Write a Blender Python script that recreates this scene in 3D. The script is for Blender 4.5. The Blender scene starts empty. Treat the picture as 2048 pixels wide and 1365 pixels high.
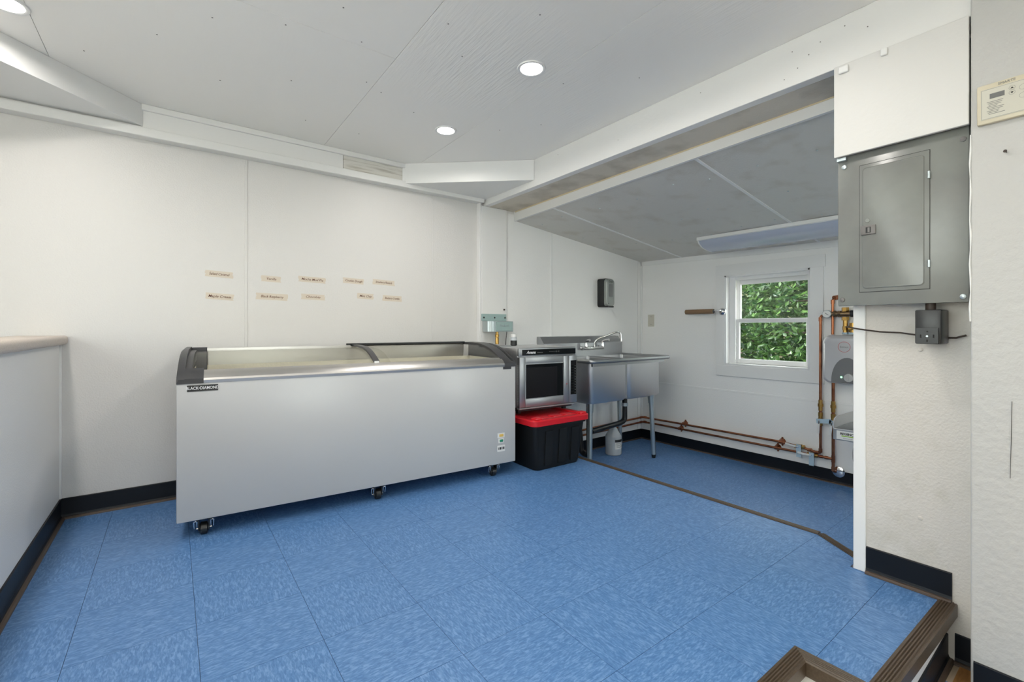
import bpy, bmesh, math, random
from mathutils import Vector, Matrix
random.seed(7)
S = bpy.context.scene
COL = S.collection
R = math.radians
# ------------------------------------------------------------------ camera
cd = bpy.data.cameras.new('camera'); cam = bpy.data.objects.new('camera', cd); COL.objects.link(cam)
cam.location = (0, 0, .94); cam.rotation_euler = (R(90), 0, -math.atan2(910, 1220))
cd.sensor_width = 36; cd.lens = 910 / 2048 * 36; cd.shift_y = -26.5 / 2048; cd.clip_start = .02
S.camera = cam
# ------------------------------------------------------------------ world, exposure
SKY = 1.05
W = bpy.data.worlds.new('sky_world'); S.world = W; W.use_nodes = True
wn = W.node_tree.nodes; wl = W.node_tree.links
sky = wn.new('ShaderNodeTexSky'); sky.sky_type = 'NISHITA'
sky.sun_elevation = R(50); sky.sun_disc = False; sky.dust_density = 3.0
mixw = wn.new('ShaderNodeMix'); mixw.data_type = 'RGBA'; mixw.inputs['Factor'].default_value = .8
mixw.inputs['B'].default_value = (6.5, 6.15, 5.7, 1)
bg = wn['Background']; bg.inputs['Strength'].default_value = SKY
wl.new(sky.outputs[0], mixw.inputs['A']); wl.new(mixw.outputs['Result'], bg.inputs[0])
sun = bpy.data.lights.new('sun', 'SUN'); sun.energy = 2.4; sun.angle = R(1.5); sun.color = (1, .95, .86)
so = bpy.data.objects.new('sun', sun); COL.objects.link(so); so.rotation_euler = Vector((.06, -.75, -.65)).to_track_quat('-Z', 'Y').to_euler()
S.view_settings.view_transform = 'Standard'; S.view_settings.look = 'None'
S.view_settings.exposure = 0.48; S.view_settings.gamma = 1; S.view_settings.use_curve_mapping = False
LAMP_W = 3.6
LAMP_SPOTS = [(1.297, 1.592), (1.297, 2.394), (-.483, 2.401), (-.483, 1.592), (-.483, .79), (1.297, .79),
              (-.483, -.01), (.41, -1.0), (-.483, -1.61), (1.1, -1.7)]

# ------------------------------------------------------------------ materials
MATS = {}
one = (1, 1, 1)
def nodes(m):
    return m.node_tree.nodes, m.node_tree.links
def mat(name, col, rough=.5, metal=0., spec=.5, bump=None, var=None, **kw):
    """bump=(scale,strength,(sx,sy,sz)); var=(color2,scale,lo,hi,(stretch)) noise blended second colour"""
    m = bpy.data.materials.new(name); m.use_nodes = True; n, l = nodes(m)
    b = n['Principled BSDF']
    b.inputs['Base Color'].default_value = (*col, 1); b.inputs['Roughness'].default_value = rough
    b.inputs['Metallic'].default_value = metal; b.inputs['Specular IOR Level'].default_value = spec
    for k, v in kw.items():
        b.inputs[k.replace('_', ' ')].default_value = v
    def coords(st):
        tc = n.new('ShaderNodeNewGeometry'); mp = n.new('ShaderNodeMapping'); mp.inputs['Scale'].default_value = st
        l.new(tc.outputs['Position'], mp.inputs['Vector']); return mp.outputs[0]
    if var:
        c2, sc, lo, hi = var[:4]; st = var[4] if len(var) > 4 else (1, 1, 1)
        no = n.new('ShaderNodeTexNoise'); no.inputs['Scale'].default_value = sc; no.inputs['Detail'].default_value = 6
        l.new(coords(st), no.inputs['Vector'])
        rp = n.new('ShaderNodeValToRGB'); rp.color_ramp.elements[0].position = lo; rp.color_ramp.elements[1].position = hi
        rp.color_ramp.elements[0].color = (*col, 1); rp.color_ramp.elements[1].color = (*c2, 1)
        l.new(no.outputs['Fac'], rp.inputs[0]); l.new(rp.outputs[0], b.inputs['Base Color'])
    if bump:
        sc, stg, st = bump[:3]
        no = n.new('ShaderNodeTexNoise'); no.inputs['Scale'].default_value = sc; no.inputs['Detail'].default_value = 3
        l.new(coords(st), no.inputs['Vector'])
        bp = n.new('ShaderNodeBump'); bp.inputs['Strength'].default_value = stg; bp.inputs['Distance'].default_value = .004
        if len(bump) > 3:   # ridges only in patches
            n3 = n.new('ShaderNodeTexNoise'); n3.inputs['Scale'].default_value = bump[3]; l.new(coords(one), n3.inputs['Vector'])
            m3 = n.new('ShaderNodeMapRange'); m3.inputs['From Min'].default_value = .48; m3.inputs['From Max'].default_value = .72; m3.inputs['To Max'].default_value = stg; m3.inputs['To Min'].default_value = .06
            l.new(n3.outputs['Fac'], m3.inputs[0]); l.new(m3.outputs[0], bp.inputs['Strength'])
        l.new(no.outputs['Fac'], bp.inputs['Height']); l.new(bp.outputs[0], b.inputs['Normal'])
    MATS[name] = m; return m
mat('wall_panel', (.695, .68, .66), .42, bump=(160, .35, one))
mat('wall_paint', (.80, .795, .78), .5, bump=(70, .5, one))
mat('rough_paint', (.53, .525, .51), .5, bump=(45, .9, one))
mat('old_paint', (.66, .625, .575), .5, bump=(110, .5, one), var=((.55, .52, .45), 9, .52, .85))
mat('alcove_paint', (.87, .865, .85), .45, bump=(120, .25, one))
mat('trim_paint', (.80, .795, .78), .4, bump=(35, .25, one))
mat('half_wall_white', (.86, .855, .84), .42, bump=(160, .25, one))
mat('board_white', (.70, .69, .67), .45, bump=(60, .2, one))
mat('clean_white', (.82, .82, .81), .35)
mat('worn_wood', (.70, .68, .63), .7, bump=(40, .9, (.25, 1, 2.5)), var=((.38, .34, .28), 30, .5, .75, (.15, 1, 2.2)))
mat('ceiling_paint', (.90, .885, .855), .38, bump=(26, .10, (2.2, .35, 1)))
mat('ceiling_ridged', (.90, .885, .855), .33, bump=(42, .9, (2.6, .22, 1), 1.3))
mat('alcove_ceiling', (.66, .64, .60), .5, bump=(120, .3, one), var=((.50, .45, .38), 6.0, .52, .9))
mat('soffit_tan', (.66, .60, .51), .55, bump=(90, .3, one), var=((.36, .31, .24), 5, .5, .8))
mat('yellowed_wood', (.66, .55, .36), .6)
mat('rubber_base', (.006, .008, .012), .4, spec=.25)
mat('toe_brown', (.075, .05, .035), .45)
mat('nosing_brown', (.075, .052, .034), .38, var=((.10, .072, .048), 160, .4, .7))
mat('subfloor', (.02, .04, .09), .6)
mat('plywood', (.45, .22, .07), .6, bump=(20, .3, (1, 5, 1)), var=((.25, .11, .03), 12, .4, .7, (1, 6, 1)))
mat('bounce_floorboard', (.55, .45, .34), .5, var=((.42, .33, .23), 8, .4, .7, (1, 8, 1)))  # unseen entry floor, pale tone chosen to bounce warm light upward
mat('freezer_white', (.55, .55, .545), .28)
mat('dark_plastic', (.042, .042, .046), .4)
mat('black_plastic', (.012, .013, .014), .35)
mat('bin_black', (.010, .011, .012), .5, spec=.25, bump=(300, .15, one))
mat('red_plastic', (.62, .012, .022), .3)
mat('aluminium', (.62, .60, .58), .32, 1.0)
mat('stainless', (.43, .44, .455), .40, 1.0, bump=(60, .06, (.3, .3, 8)))
mat('stainless_side', (.66, .66, .67), .40, 1.0, bump=(60, .06, (8, 8, .3)))
mat('chrome', (.78, .78, .79), .07, 1.0)
mat('galvanised', (.50, .56, .58), .38, 1.0)
mat('green_zinc', (.36, .48, .47), .4, .3)
mat('copper', (.42, .165, .085), .3, 1.0, var=((.20, .07, .04), 14, .45, .75))
mat('brass', (.52, .32, .10), .3, 1.0)
mat('bronze', (.30, .20, .11), .35, 1.0)
mat('panel_grey', (.225, .235, .22), .27, 0, var=((.185, .19, .18), 6, .4, .7))
mat('panel_edge', (.25, .26, .24), .45, var=((.20, .09, .03), 40, .52, .66))
mat('latch_grey', (.16, .15, .145), .4)
mat('frost_liner', (.72, .68, .58), .5, bump=(80, .5, one))
mat('micro_black', (.006, .008, .009), .15, spec=.2)
mat('key_black', (.008, .008, .01), .3, spec=.2)
mat('key_mark', (.55, .55, .55), .5)
mat('print_black', (.02, .02, .02), .6)
mat('print_grey', (.22, .22, .21), .6)
mat('print_white', (.8, .8, .8), .5)
mat('print_red', (.5, .04, .04), .5)
mat('print_green', (.28, .55, .02), .5)
mat('label_white', (.8, .8, .78), .5)
mat('label_amber', (.75, .5, .12), .4)
mat('lens_green', (.02, .25, .14), .25)
mat('tape_cream', (.66, .585, .49), .6)
mat('ink_brown', (.14, .05, .025), .7)
mat('laminate', (.60, .525, .46), .4, var=((.50, .42, .36), 300, .45, .6))
mat('cream_plastic', (.63, .57, .43), .4, var=((.52, .40, .22), 14, .6, .8))
mat('cream_face', (.60, .58, .50), .4)
mat('lcd_grey', (.16, .16, .155), .3)
mat('wire_brown', (.035, .02, .012), .5)
mat('cardboard', (.25, .155, .085), .75)
mat('heater_grey', (.52, .52, .54), .25)
mat('heater_dark', (.17, .17, .175), .35)
mat('knob_grey', (.5, .5, .5), .35)
mat('tag_blue', (.42, .56, .66), .45)
mat('hose_grey', (.2, .21, .23), .4)
mat('window_vinyl', (.80, .80, .80), .35)
mat('lens_plastic', (.50, .54, .64), .18)
mat('bark', (.06, .04, .028), .8, bump=(20, .8, one))
mat('ground', (.05, .075, .02), .9, var=((.1, .08, .04), 2, .4, .7))
mat('concrete', (.62, .60, .56), .8, bump=(30, .4, one))
mat('jug_plastic', (.60, .64, .68), .3, Transmission_Weight=.25)
mat('cap_white', (.75, .75, .75), .4)
mat('cord_dark', (.04, .035, .035), .5)
mat('dispenser_silver', (.28, .30, .285), .35, .3)
mat('nail_grey', (.18, .17, .16), .5)
mat('dark_void', (.01, .01, .01), .8)

def emis(name, col, st):
    m = bpy.data.materials.new(name); m.use_nodes = True; n, l = nodes(m)
    b = n['Principled BSDF']; b.inputs['Base Color'].default_value = (*col, 1)
    b.inputs['Emission Color'].default_value = (*col, 1); b.inputs['Emission Strength'].default_value = st
    MATS[name] = m
emis('lamp_glow', (1, .97, .92), 6.0)
emis('led_green', (.25, 1, .4), 2.5)

def glassy(name, tint, refl, rough=.02):
    m = bpy.data.materials.new(name); m.use_nodes = True; n, l = nodes(m)
    n.remove(n['Principled BSDF']); out = n['Material Output']
    t = n.new('ShaderNodeBsdfTransparent'); t.inputs[0].default_value = (*tint, 1)
    g = n.new('ShaderNodeBsdfGlossy'); g.inputs['Roughness'].default_value = rough
    lw = n.new('ShaderNodeLayerWeight'); lw.inputs[0].default_value = .5
    pw = n.new('ShaderNodeMath'); pw.operation = 'POWER'; pw.inputs[1].default_value = 4; l.new(lw.outputs['Facing'], pw.inputs[0])
    fr = n.new('ShaderNodeMath'); fr.operation = 'MULTIPLY_ADD'; fr.inputs[1].default_value = refl; fr.inputs[2].default_value = .03; l.new(pw.outputs[0], fr.inputs[0])
    mx = n.new('ShaderNodeMixShader'); l.new(fr.outputs[0], mx.inputs[0]); l.new(t.outputs[0], mx.inputs[1]); l.new(g.outputs[0], mx.inputs[2])
    l.new(mx.outputs[0], out.inputs[0]); MATS[name] = m
glassy('pane_glass', (.92, .97, .97), .5)
glassy('lid_glass', (.97, .97, .95), .22, .06)

def tile_material():
    m = bpy.data.materials.new('floor_tile'); m.use_nodes = True; n, l = nodes(m); b = n['Principled BSDF']
    tc = n.new('ShaderNodeTexCoord'); oi = n.new('ShaderNodeObjectInfo')
    mu = n.new('ShaderNodeMath'); mu.operation = 'MULTIPLY'; mu.inputs[1].default_value = 53; l.new(oi.outputs['Random'], mu.inputs[0])
    ad = n.new('ShaderNodeVectorMath'); ad.operation = 'ADD'; l.new(tc.outputs['Object'], ad.inputs[0]); l.new(mu.outputs[0], ad.inputs[1])
    mp = n.new('ShaderNodeMapping'); mp.inputs['Scale'].default_value = (.34, 1.25, 1); l.new(ad.outputs[0], mp.inputs[0])
    no = n.new('ShaderNodeTexNoise'); no.inputs['Scale'].default_value = 135; no.inputs['Detail'].default_value = 2.0
    no.inputs['Distortion'].default_value = .8; l.new(mp.outputs[0], no.inputs['Vector'])
    rp = n.new('ShaderNodeValToRGB'); cr = rp.color_ramp
    cr.elements[0].position = .36; cr.elements[0].color = (.066, .178, .405, 1)
    cr.elements[1].position = .66; cr.elements[1].color = (.165, .31, .575, 1)
    e = cr.elements.new(.52); e.color = (.100, .232, .485, 1)
    l.new(no.outputs['Fac'], rp.inputs[0])
    n2 = n.new('ShaderNodeTexNoise'); n2.inputs['Scale'].default_value = 2.0
    ge = n.new('ShaderNodeNewGeometry'); l.new(ge.outputs['Position'], n2.inputs['Vector'])
    mr = n.new('ShaderNodeMapRange'); mr.inputs['To Min'].default_value = .28; mr.inputs['To Max'].default_value = .48
    l.new(n2.outputs['Fac'], mr.inputs[0]); l.new(mr.outputs[0], b.inputs['Roughness'])
    l.new(rp.outputs[0], b.inputs['Base Color']); MATS['floor_tile'] = m
tile_material()
def leaf_material(name, c1, c2, tr):
    m = bpy.data.materials.new(name); m.use_nodes = True; n, l = nodes(m); n.remove(n['Principled BSDF'])
    g = n.new('ShaderNodeNewGeometry'); rp = n.new('ShaderNodeValToRGB')
    rp.color_ramp.elements[0].color = (*c1, 1); rp.color_ramp.elements[1].color = (*c2, 1)
    l.new(g.outputs['Random Per Island'], rp.inputs[0])
    d = n.new('ShaderNodeBsdfDiffuse'); t = n.new('ShaderNodeBsdfTranslucent'); gl = n.new('ShaderNodeBsdfGlossy'); gl.inputs['Roughness'].default_value = .35
    l.new(rp.outputs[0], d.inputs[0]); l.new(rp.outputs[0], t.inputs[0])
    mx = n.new('ShaderNodeMixShader'); mx.inputs[0].default_value = tr; l.new(d.outputs[0], mx.inputs[1]); l.new(t.outputs[0], mx.inputs[2])
    m2 = n.new('ShaderNodeMixShader'); m2.inputs[0].default_value = .08; l.new(mx.outputs[0], m2.inputs[1]); l.new(gl.outputs[0], m2.inputs[2])
    l.new(m2.outputs[0], n['Material Output'].inputs[0]); MATS[name] = m
leaf_material('leaf', (.012, .05, .018), (.11, .215, .05), .35)

# ------------------------------------------------------------------ geometry helpers
ORG = {}
def obj(name, bm, m, parent=None, smooth=None, label=None, kind=None, recenter=True):
    c = Vector((0, 0, 0))
    if recenter and bm.verts:
        lo = Vector([min(v.co[i] for v in bm.verts) for i in range(3)]); hi = Vector([max(v.co[i] for v in bm.verts) for i in range(3)])
        c = Vector(((lo.x + hi.x) / 2, (lo.y + hi.y) / 2, lo.z))
        bmesh.ops.translate(bm, verts=bm.verts, vec=-c)
    me = bpy.data.meshes.new(name); bm.to_mesh(me); bm.free()
    if smooth is not None:
        for p in me.polygons: p.use_smooth = True
        me.set_sharp_from_angle(angle=R(smooth))
    me.materials.append(MATS[m])
    o = bpy.data.objects.new(name, me); COL.objects.link(o)
    if parent is not None:
        o.parent = parent; o.location = c - ORG[parent.name]
    else: o.location = c
    ORG[o.name] = c
    if label: o['label'] = label
    if kind: o['kind'] = kind
    return o
def thing(name, label=None, cat=None, loc=(0, 0, 0), rz=0, group=None, world=True, kind=None):
    o = bpy.data.objects.new(name, None); COL.objects.link(o); o.empty_display_size = .05
    o.location = loc; o.rotation_euler = (0, 0, rz)
    ORG[o.name] = Vector(loc) if world else Vector((0, 0, 0))
    tag(o, label, cat, group, kind); return o
def tag(o, label=None, cat=None, group=None, kind=None):
    for k, v in (('label', label), ('category', cat), ('group', group), ('kind', kind)):
        if v: o[k] = v
    return o
def BM(): return bmesh.new()
def box(bm, x0, x1, y0, y1, z0, z1, bev=0, seg=2, M=None):
    g = bmesh.ops.create_cube(bm, size=1)
    vs = g['verts']
    bmesh.ops.scale(bm, verts=vs, vec=(x1 - x0, y1 - y0, z1 - z0)); bmesh.ops.translate(bm, verts=vs, vec=((x0 + x1) / 2, (y0 + y1) / 2, (z0 + z1) / 2))
    if bev:
        es = list({e for v in vs for e in v.link_edges})
        r = bmesh.ops.bevel(bm, geom=es, offset=bev, segments=seg, affect='EDGES', profile=.5)
        vs = list({v for f in r['faces'] for v in f.verts} | {v for v in vs if v.is_valid})
    if M is not None: bmesh.ops.transform(bm, matrix=M, verts=vs)
    return bm
def bx(x0, x1, y0, y1, z0, z1, bev=0, seg=2): return box(BM(), x0, x1, y0, y1, z0, z1, bev, seg)
def prism(bm, poly, axis, a0, a1, bev=0):
    """poly of 2D points extruded along axis from a0 to a1. axis x: (y,z); y: (x,z); z: (x,y)"""
    def P(p, a):
        return {'x': (a, p[0], p[1]), 'y': (p[0], a, p[1]), 'z': (p[0], p[1], a)}[axis]
    A = [bm.verts.new(P(p, a0)) for p in poly]; B = [bm.verts.new(P(p, a1)) for p in poly]
    fs = [bm.faces.new(A), bm.faces.new(B[::-1])]
    k = len(poly)
    for i in range(k): fs.append(bm.faces.new((A[i], B[i], B[(i + 1) % k], A[(i + 1) % k])))
    bmesh.ops.recalc_face_normals(bm, faces=fs)
    if bev:
        es = list({e for f in fs[:2] for e in f.edges}); bmesh.ops.bevel(bm, geom=es, offset=bev, segments=2, affect='EDGES', profile=.5)
    return bm
def frame_of(d):
    d = Vector(d).normalized(); a = Vector((0, 0, 1)) if abs(d.z) < .9 else Vector((1, 0, 0))
    u = d.cross(a).normalized(); return u, d.cross(u)
def tube(bm, pts, r, seg=12, caps=True):
    pts = [Vector(p) for p in pts]; rings = []
    rr = r if isinstance(r, (list, tuple)) else [r] * len(pts)
    u = None
    for i, p in enumerate(pts):
        d = (pts[min(i + 1, len(pts) - 1)] - pts[max(i - 1, 0)]).normalized()
        if u is None: u, w = frame_of(d)
        else:
            u = (u - d * u.dot(d)).normalized(); w = d.cross(u)
        rings.append([bm.verts.new(p + (u * math.cos(2 * math.pi * k / seg) + w * math.sin(2 * math.pi * k / seg)) * rr[i]) for k in range(seg)])
    fs = []
    for A, B in zip(rings, rings[1:]):
        for k in range(seg): fs.append(bm.faces.new((A[k], A[(k + 1) % seg], B[(k + 1) % seg], B[k])))
    if caps: fs += [bm.faces.new(rings[0][::-1]), bm.faces.new(rings[-1])]
    bmesh.ops.recalc_face_normals(bm, faces=fs)
    return bm
def rounded(pts, rad, n=5):
    """polyline with rounded corners"""
    pts = [Vector(p) for p in pts]; out = [pts[0]]
    for a, b, c in zip(pts, pts[1:], pts[2:]):
        d1 = (a - b).normalized(); d2 = (c - b).normalized(); k = min(rad, (a - b).length * .49, (c - b).length * .49)
        p, q = b + d1 * k, b + d2 * k
        for i in range(n + 1):
            t = i / n; out.append(p * (1 - t) ** 2 + b * 2 * t * (1 - t) + q * t * t)
    out.append(pts[-1]); return out
def lathe(bm, prof, base=(0, 0, 0), axis=(0, 0, 1), seg=20):
    """prof [(r,h)] along axis from base"""
    base = Vector(base); d = Vector(axis).normalized(); u, w = frame_of(d); rings = []
    for r, h in prof:
        r = max(r, 1e-4)
        rings.append([bm.verts.new(base + d * h + (u * math.cos(2 * math.pi * k / seg) + w * math.sin(2 * math.pi * k / seg)) * r) for k in range(seg)])
    fs = []
    for A, B in zip(rings, rings[1:]):
        for k in range(seg): fs.append(bm.faces.new((A[k], A[(k + 1) % seg], B[(k + 1) % seg], B[k])))
    fs += [bm.faces.new(rings[0][::-1]), bm.faces.new(rings[-1])]
    bmesh.ops.recalc_face_normals(bm, faces=fs); return bm
def rrect(x0, x1, y0, y1, r, n=5):
    out = []
    for cx, cy, a in ((x1 - r, y1 - r, 0), (x0 + r, y1 - r, 90), (x0 + r, y0 + r, 180), (x1 - r, y0 + r, 270)):
        for i in range(n + 1):
            t = R(a + 90 * i / n); out.append((cx + r * math.cos(t), cy + r * math.sin(t)))
    return out
def loft(bm, loops, cap0=True, cap1=True):
    rings = [[bm.verts.new(p) for p in lp] for lp in loops]; fs = []; k = len(rings[0])
    for A, B in zip(rings, rings[1:]):
        for i in range(k): fs.append(bm.faces.new((A[i], A[(i + 1) % k], B[(i + 1) % k], B[i])))
    if cap0: fs.append(bm.faces.new(rings[0][::-1]))
    if cap1: fs.append(bm.faces.new(rings[-1]))
    bmesh.ops.recalc_face_normals(bm, faces=fs); return bm
def text_bm(s, size, origin, right, up, ext=.0003, shear=0, center=True, sx=1.0, bold=0):
    cu = bpy.data.curves.new('lettering', 'FONT'); cu.body = s; cu.size = size; cu.shear = shear; cu.resolution_u = 3
    cu.extrude = ext; cu.offset = bold
    if center: cu.align_x = 'CENTER'; cu.align_y = 'CENTER'
    t = bpy.data.objects.new('lettering', cu); COL.objects.link(t)
    dg = bpy.context.evaluated_depsgraph_get(); me = bpy.data.meshes.new_from_object(t.evaluated_get(dg))
    bm = BM(); bm.from_mesh(me); bpy.data.meshes.remove(me); bpy.data.objects.remove(t); bpy.data.curves.remove(cu)
    r = Vector(right).normalized(); u = Vector(up).normalized(); nn = r.cross(u); o = Vector(origin)
    for v in bm.verts:
        c = v.co.copy(); v.co = o + r * c.x * sx + u * c.y + nn * c.z
    return bm
def copy_tree(o, parent=None):
    c = o.copy(); COL.objects.link(c); c.parent = parent
    for ch in list(o.children): copy_tree(ch, c)
    return c
ST = 'structure'

# ================================================================== SETTING
XB = 3.12; XW = 4.03; AF = -.24; LF = -.20; CZ = 2.11
# ---- floors: slabs and single tiles
def tiles(parent, x0, x1, y0, y1, z, ox, oy, skip=None):
    T = .305; g = .0006; meshes = {}
    i0 = math.floor((x0 - ox) / T); i1 = math.ceil((x1 - ox) / T); j0 = math.floor((y0 - oy) / T); j1 = math.ceil((y1 - oy) / T)
    for i in range(i0, i1):
        for j in range(j0, j1):
            a, b = max(x0, ox + i * T), min(x1, ox + (i + 1) * T); c, d = max(y0, oy + j * T), min(y1, oy + (j + 1) * T)
            poly = skip(a, b, c, d) if skip else None
            if poly == 'none': continue
            if poly:
                cx_, cy_ = (a + b) / 2, (c + d) / 2; rot = (i + j) % 2; ang = -R(90) * rot
                lp = [((x - cx_) * math.cos(ang) - (y - cy_) * math.sin(ang), (x - cx_) * math.sin(ang) + (y - cy_) * math.cos(ang)) for x, y in poly]
                bm = prism(BM(), lp, 'z', -.003, 0); me = bpy.data.meshes.new('tile'); bm.to_mesh(me); bm.free(); me.materials.append(MATS['floor_tile'])
                o = bpy.data.objects.new('tile', me); COL.objects.link(o); o.parent = parent
                o.location = Vector((cx_, cy_, z)) - ORG[parent.name]; o.rotation_euler = (0, 0, R(90) * rot); continue
            if b - a < .004 or d - c < .004: continue
            rot = (i + j) % 2
            w, h = b - a - 2 * g, d - c - 2 * g
            if rot: w, h = h, w
            key = (round(w, 4), round(h, 4))
            if key not in meshes:
                bm = box(BM(), -w / 2, w / 2, -h / 2, h / 2, -.003, 0)
                me = bpy.data.meshes.new('tile'); bm.to_mesh(me); bm.free(); me.materials.append(MATS['floor_tile']); meshes[key] = me
            o = bpy.data.objects.new('tile', meshes[key]); COL.objects.link(o); o.parent = parent
            o.location = Vector(((a + b) / 2, (c + d) / 2, z)) - ORG[parent.name]; o.rotation_euler = (0, 0, R(90) * rot)
bm = BM(); prism(bm, [(-1.65, .57), (1.452, .57), (1.452, .375), (2.135, .375), (2.135, .64), (2.235, .66), (2.35, .82), (2.35, XB), (-1.65, XB)], 'z', -.06, -.003)
floor = obj('floor', bm, 'subfloor', kind=ST)
NX, NY, FY = 1.44, .56, .362
def cut_main(a, b, c, d):
    g = .0006; a += g; b -= g; c += g; d -= g
    if b <= NX:
        return 'none' if d <= NY + .004 else ([(a, max(c, NY)), (b, max(c, NY)), (b, d), (a, d)] if c < NY else None)
    if a < NX < b and c < NY:
        return [(NX, c), (b, c), (b, d), (NX, d)] if d <= NY else [(a, NY), (NX, NY), (NX, c), (b, c), (b, d), (a, d)]
    if a < 2.135 < b and c < .64:
        return [(a, c), (2.135, c), (2.135, d), (a, d)] if d <= .64 else [(a, c), (2.135, c), (2.135, .64), (b, .64), (b, d), (a, d)]
    if a > 2.14 and c < .82:
        return 'none' if d < .7 else [(a, .63), (2.235, .648), (b, .805), (b, d), (a, d)]
    return None
tiles(floor, -.44, 2.355, FY, XB - .005, 0, .06, 1.437, cut_main)
fa = obj('floor_alcove', bx(2.2, XW + .02, -.4, XB, AF - .05, AF - .003), 'subfloor', kind=ST)
tiles(fa, 2.36, XW, -.1, XB - .05, AF, 2.36, 1.33)
obj('tile', bx(2.24, 2.3595, .5, .85, AF - .003, AF), 'floor_tile', fa)
fl = obj('floor_entry', bx(-1.65, 2.137, -2.6, .62, LF - .05, LF - .003), 'bounce_floorboard', kind=ST)
tiles(fl, 1.46, 2.0, -.2, .36, LF, 0.1, .1)
obj('plywood_patch', bx(1.96, 2.137, .0, .325, LF - .003, LF + .003), 'plywood', fl)
# ---- walls of moulded panels
def panel_wall(name, back, panels, m, label=None):
    w = obj(name, back, 'wall_paint', kind=ST)
    for p in panels: obj('panel', p, m, w)
    return w
wb = panel_wall('wall_back', bx(-1.7, 2.10, XB, XB + .1, -.3, 2.2),
    [bx(a + .001, b - .001, XB - .004, XB, 0, 2.10) for a, b in ((-1.65, -.87), (-.87, .348), (.352, 1.574), (1.578, 1.985))], 'wall_panel')
for xs in (.35, 1.576):
    obj('batten', bx(xs - .008, xs + .008, XB - .0065, XB - .003, .1, 1.95, .002), 'wall_panel', wb)
# alcove back wall
wab = panel_wall('wall_alcove', bx(2.10, XW + .1, XB - .03, XB + .1, -.35, 2.15),
    [bx(a + .001, b - .001, 3.082, 3.09, AF, 1.9) for a, b in ((2.20, 2.743), (2.747, 3.965), (3.967, XW))], 'alcove_paint')
obj('batten', bx(2.735, 2.755, 3.078, 3.084, AF + .1, 1.80, .002), 'clean_white', wab)
obj('corner_strip', bx(XW - .014, XW, 3.068, 3.082, AF + .1, 1.66, .003), 'clean_white', wab)
# window wall
WY0, WY1, WZ0, WZ1 = 1.468, 2.157, .605, 1.412
bm = BM()
for y0, y1, z0, z1 in ((-.4, WY0, -.4, 2.0), (WY1, 3.25, -.4, 2.0), (WY0, WY1, -.4, WZ0), (WY0, WY1, WZ1, 2.0)): box(bm, XW + .006, XW + .14, y0, y1, z0, z1)
ww = obj('wall_window', bm, 'alcove_paint', kind=ST)
for y0, y1, z0, z1 in ((-.4, WY0, .372, 1.75), (WY1, 3.08, .372, 1.75), (WY0, WY1, .372, WZ0), (WY0, WY1, WZ1, 1.75), (-.4, 3.08, AF, .366)):
    obj('panel', bx(XW, XW + .006, y0, y1, z0, z1), 'alcove_paint', ww)
obj('seam_strip', bx(XW - .004, XW + .002, -.4, 3.08, .36, .378, .002), 'alcove_paint', ww)
bm = BM()
for i in range(2):
    pass
prism(bm, [(3.08, 1.60), (3.08, 1.645), (-.4, 1.565), (-.4, 1.51)], 'x', XW - .014, XW)
obj('trim_8', bm, 'clean_white', kind=ST)
# partition carrying the electrical panel, and the thick right wall
wp = obj('wall_partition', bx(2.137, 2.24, -.4, .62, -.3, 2.1), 'old_paint', kind=ST)
obj('end_trim', bx(2.130, 2.25, .588, .628, 0, 1.9, .003), 'clean_white', wp)
wr = obj('wall_right', bx(2.005, 2.14, -2.6, .284, -.3, 2.11, .004), 'rough_paint', kind=ST)
bm = BM()
for y0, y1, z0, z1 in ((-2.7, -.3, -.3, 2.2), (1.7, XB + .1, -.3, 2.2), (-.3, 1.7, -.3, .72), (-.3, 1.7, 2.0, 2.2)): box(bm, -1.75, -1.65, y0, y1, z0, z1)
obj('wall_left', bm, 'wall_paint', kind=ST)
w3 = thing('added_window', None, None, (-1.7, .7, .72), kind=ST)  # unseen window, added to throw daylight across to the beam and alcove
for y in (-.3, .68, 1.66): obj('mullion', bx(-1.73, -1.67, y, y + .04, .72, 2.0), 'window_vinyl', w3)
for z in (.72, 1.96):
    for y in (-.26, .72): obj('frame_rail', bx(-1.73, -1.67, y, y + .94, z, z + .04), 'window_vinyl', w3)
for y in (-.26, .72): obj('pane', bx(-1.702, -1.698, y, y + .94, .76, 1.96), 'pane_glass', w3)
bm = BM()
for x0, x1, z0, z1 in ((-1.75, -.3, -.3, 2.2), (.9, 2.2, -.3, 2.2), (-.3, .9, -.3, .75), (-.3, .9, 1.9, 2.2)): box(bm, x0, x1, -2.7, -2.6, z0, z1)
obj('wall_front', bm, 'wall_paint', kind=ST)
w2 = thing('window_2', None, None, (.3, -2.65, .75), kind=ST)
for x0, x1 in ((-.3, -.26), (.28, .32), (.86, .9)): obj('mullion', bx(x0, x1, -2.68, -2.62, .75, 1.9), 'window_vinyl', w2)
for z0, z1 in ((.75, .79), (1.86, 1.9)): obj('frame_rail', bx(-.26, .86, -2.68, -2.62, z0, z1), 'window_vinyl', w2)
for x0, x1 in ((-.26, .28), (.32, .86)): obj('pane', bx(x0, x1, -2.652, -2.648, .79, 1.86), 'pane_glass', w2)
bm = BM()
for x0, x1, z0, z1 in ((2.14, 2.7, -.4, 2.1), (3.5, XW + .1, -.4, 2.1), (2.7, 3.5, 1.6, 2.1), (2.7, 3.5, -.4, AF)): box(bm, x0, x1, -.5, -.4, z0, z1)
obj('wall_alcove_end', bm, 'alcove_paint', kind=ST)
d1 = thing('added_door', None, None, (3.1, -.45, AF), kind=ST)  # unseen glazed door, added to bring daylight into the alcove
for x0, x1 in ((2.7, 2.8), (3.4, 3.5)): obj('stile', bx(x0, x1, -.47, -.43, AF, 1.6), 'window_vinyl', d1)
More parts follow.
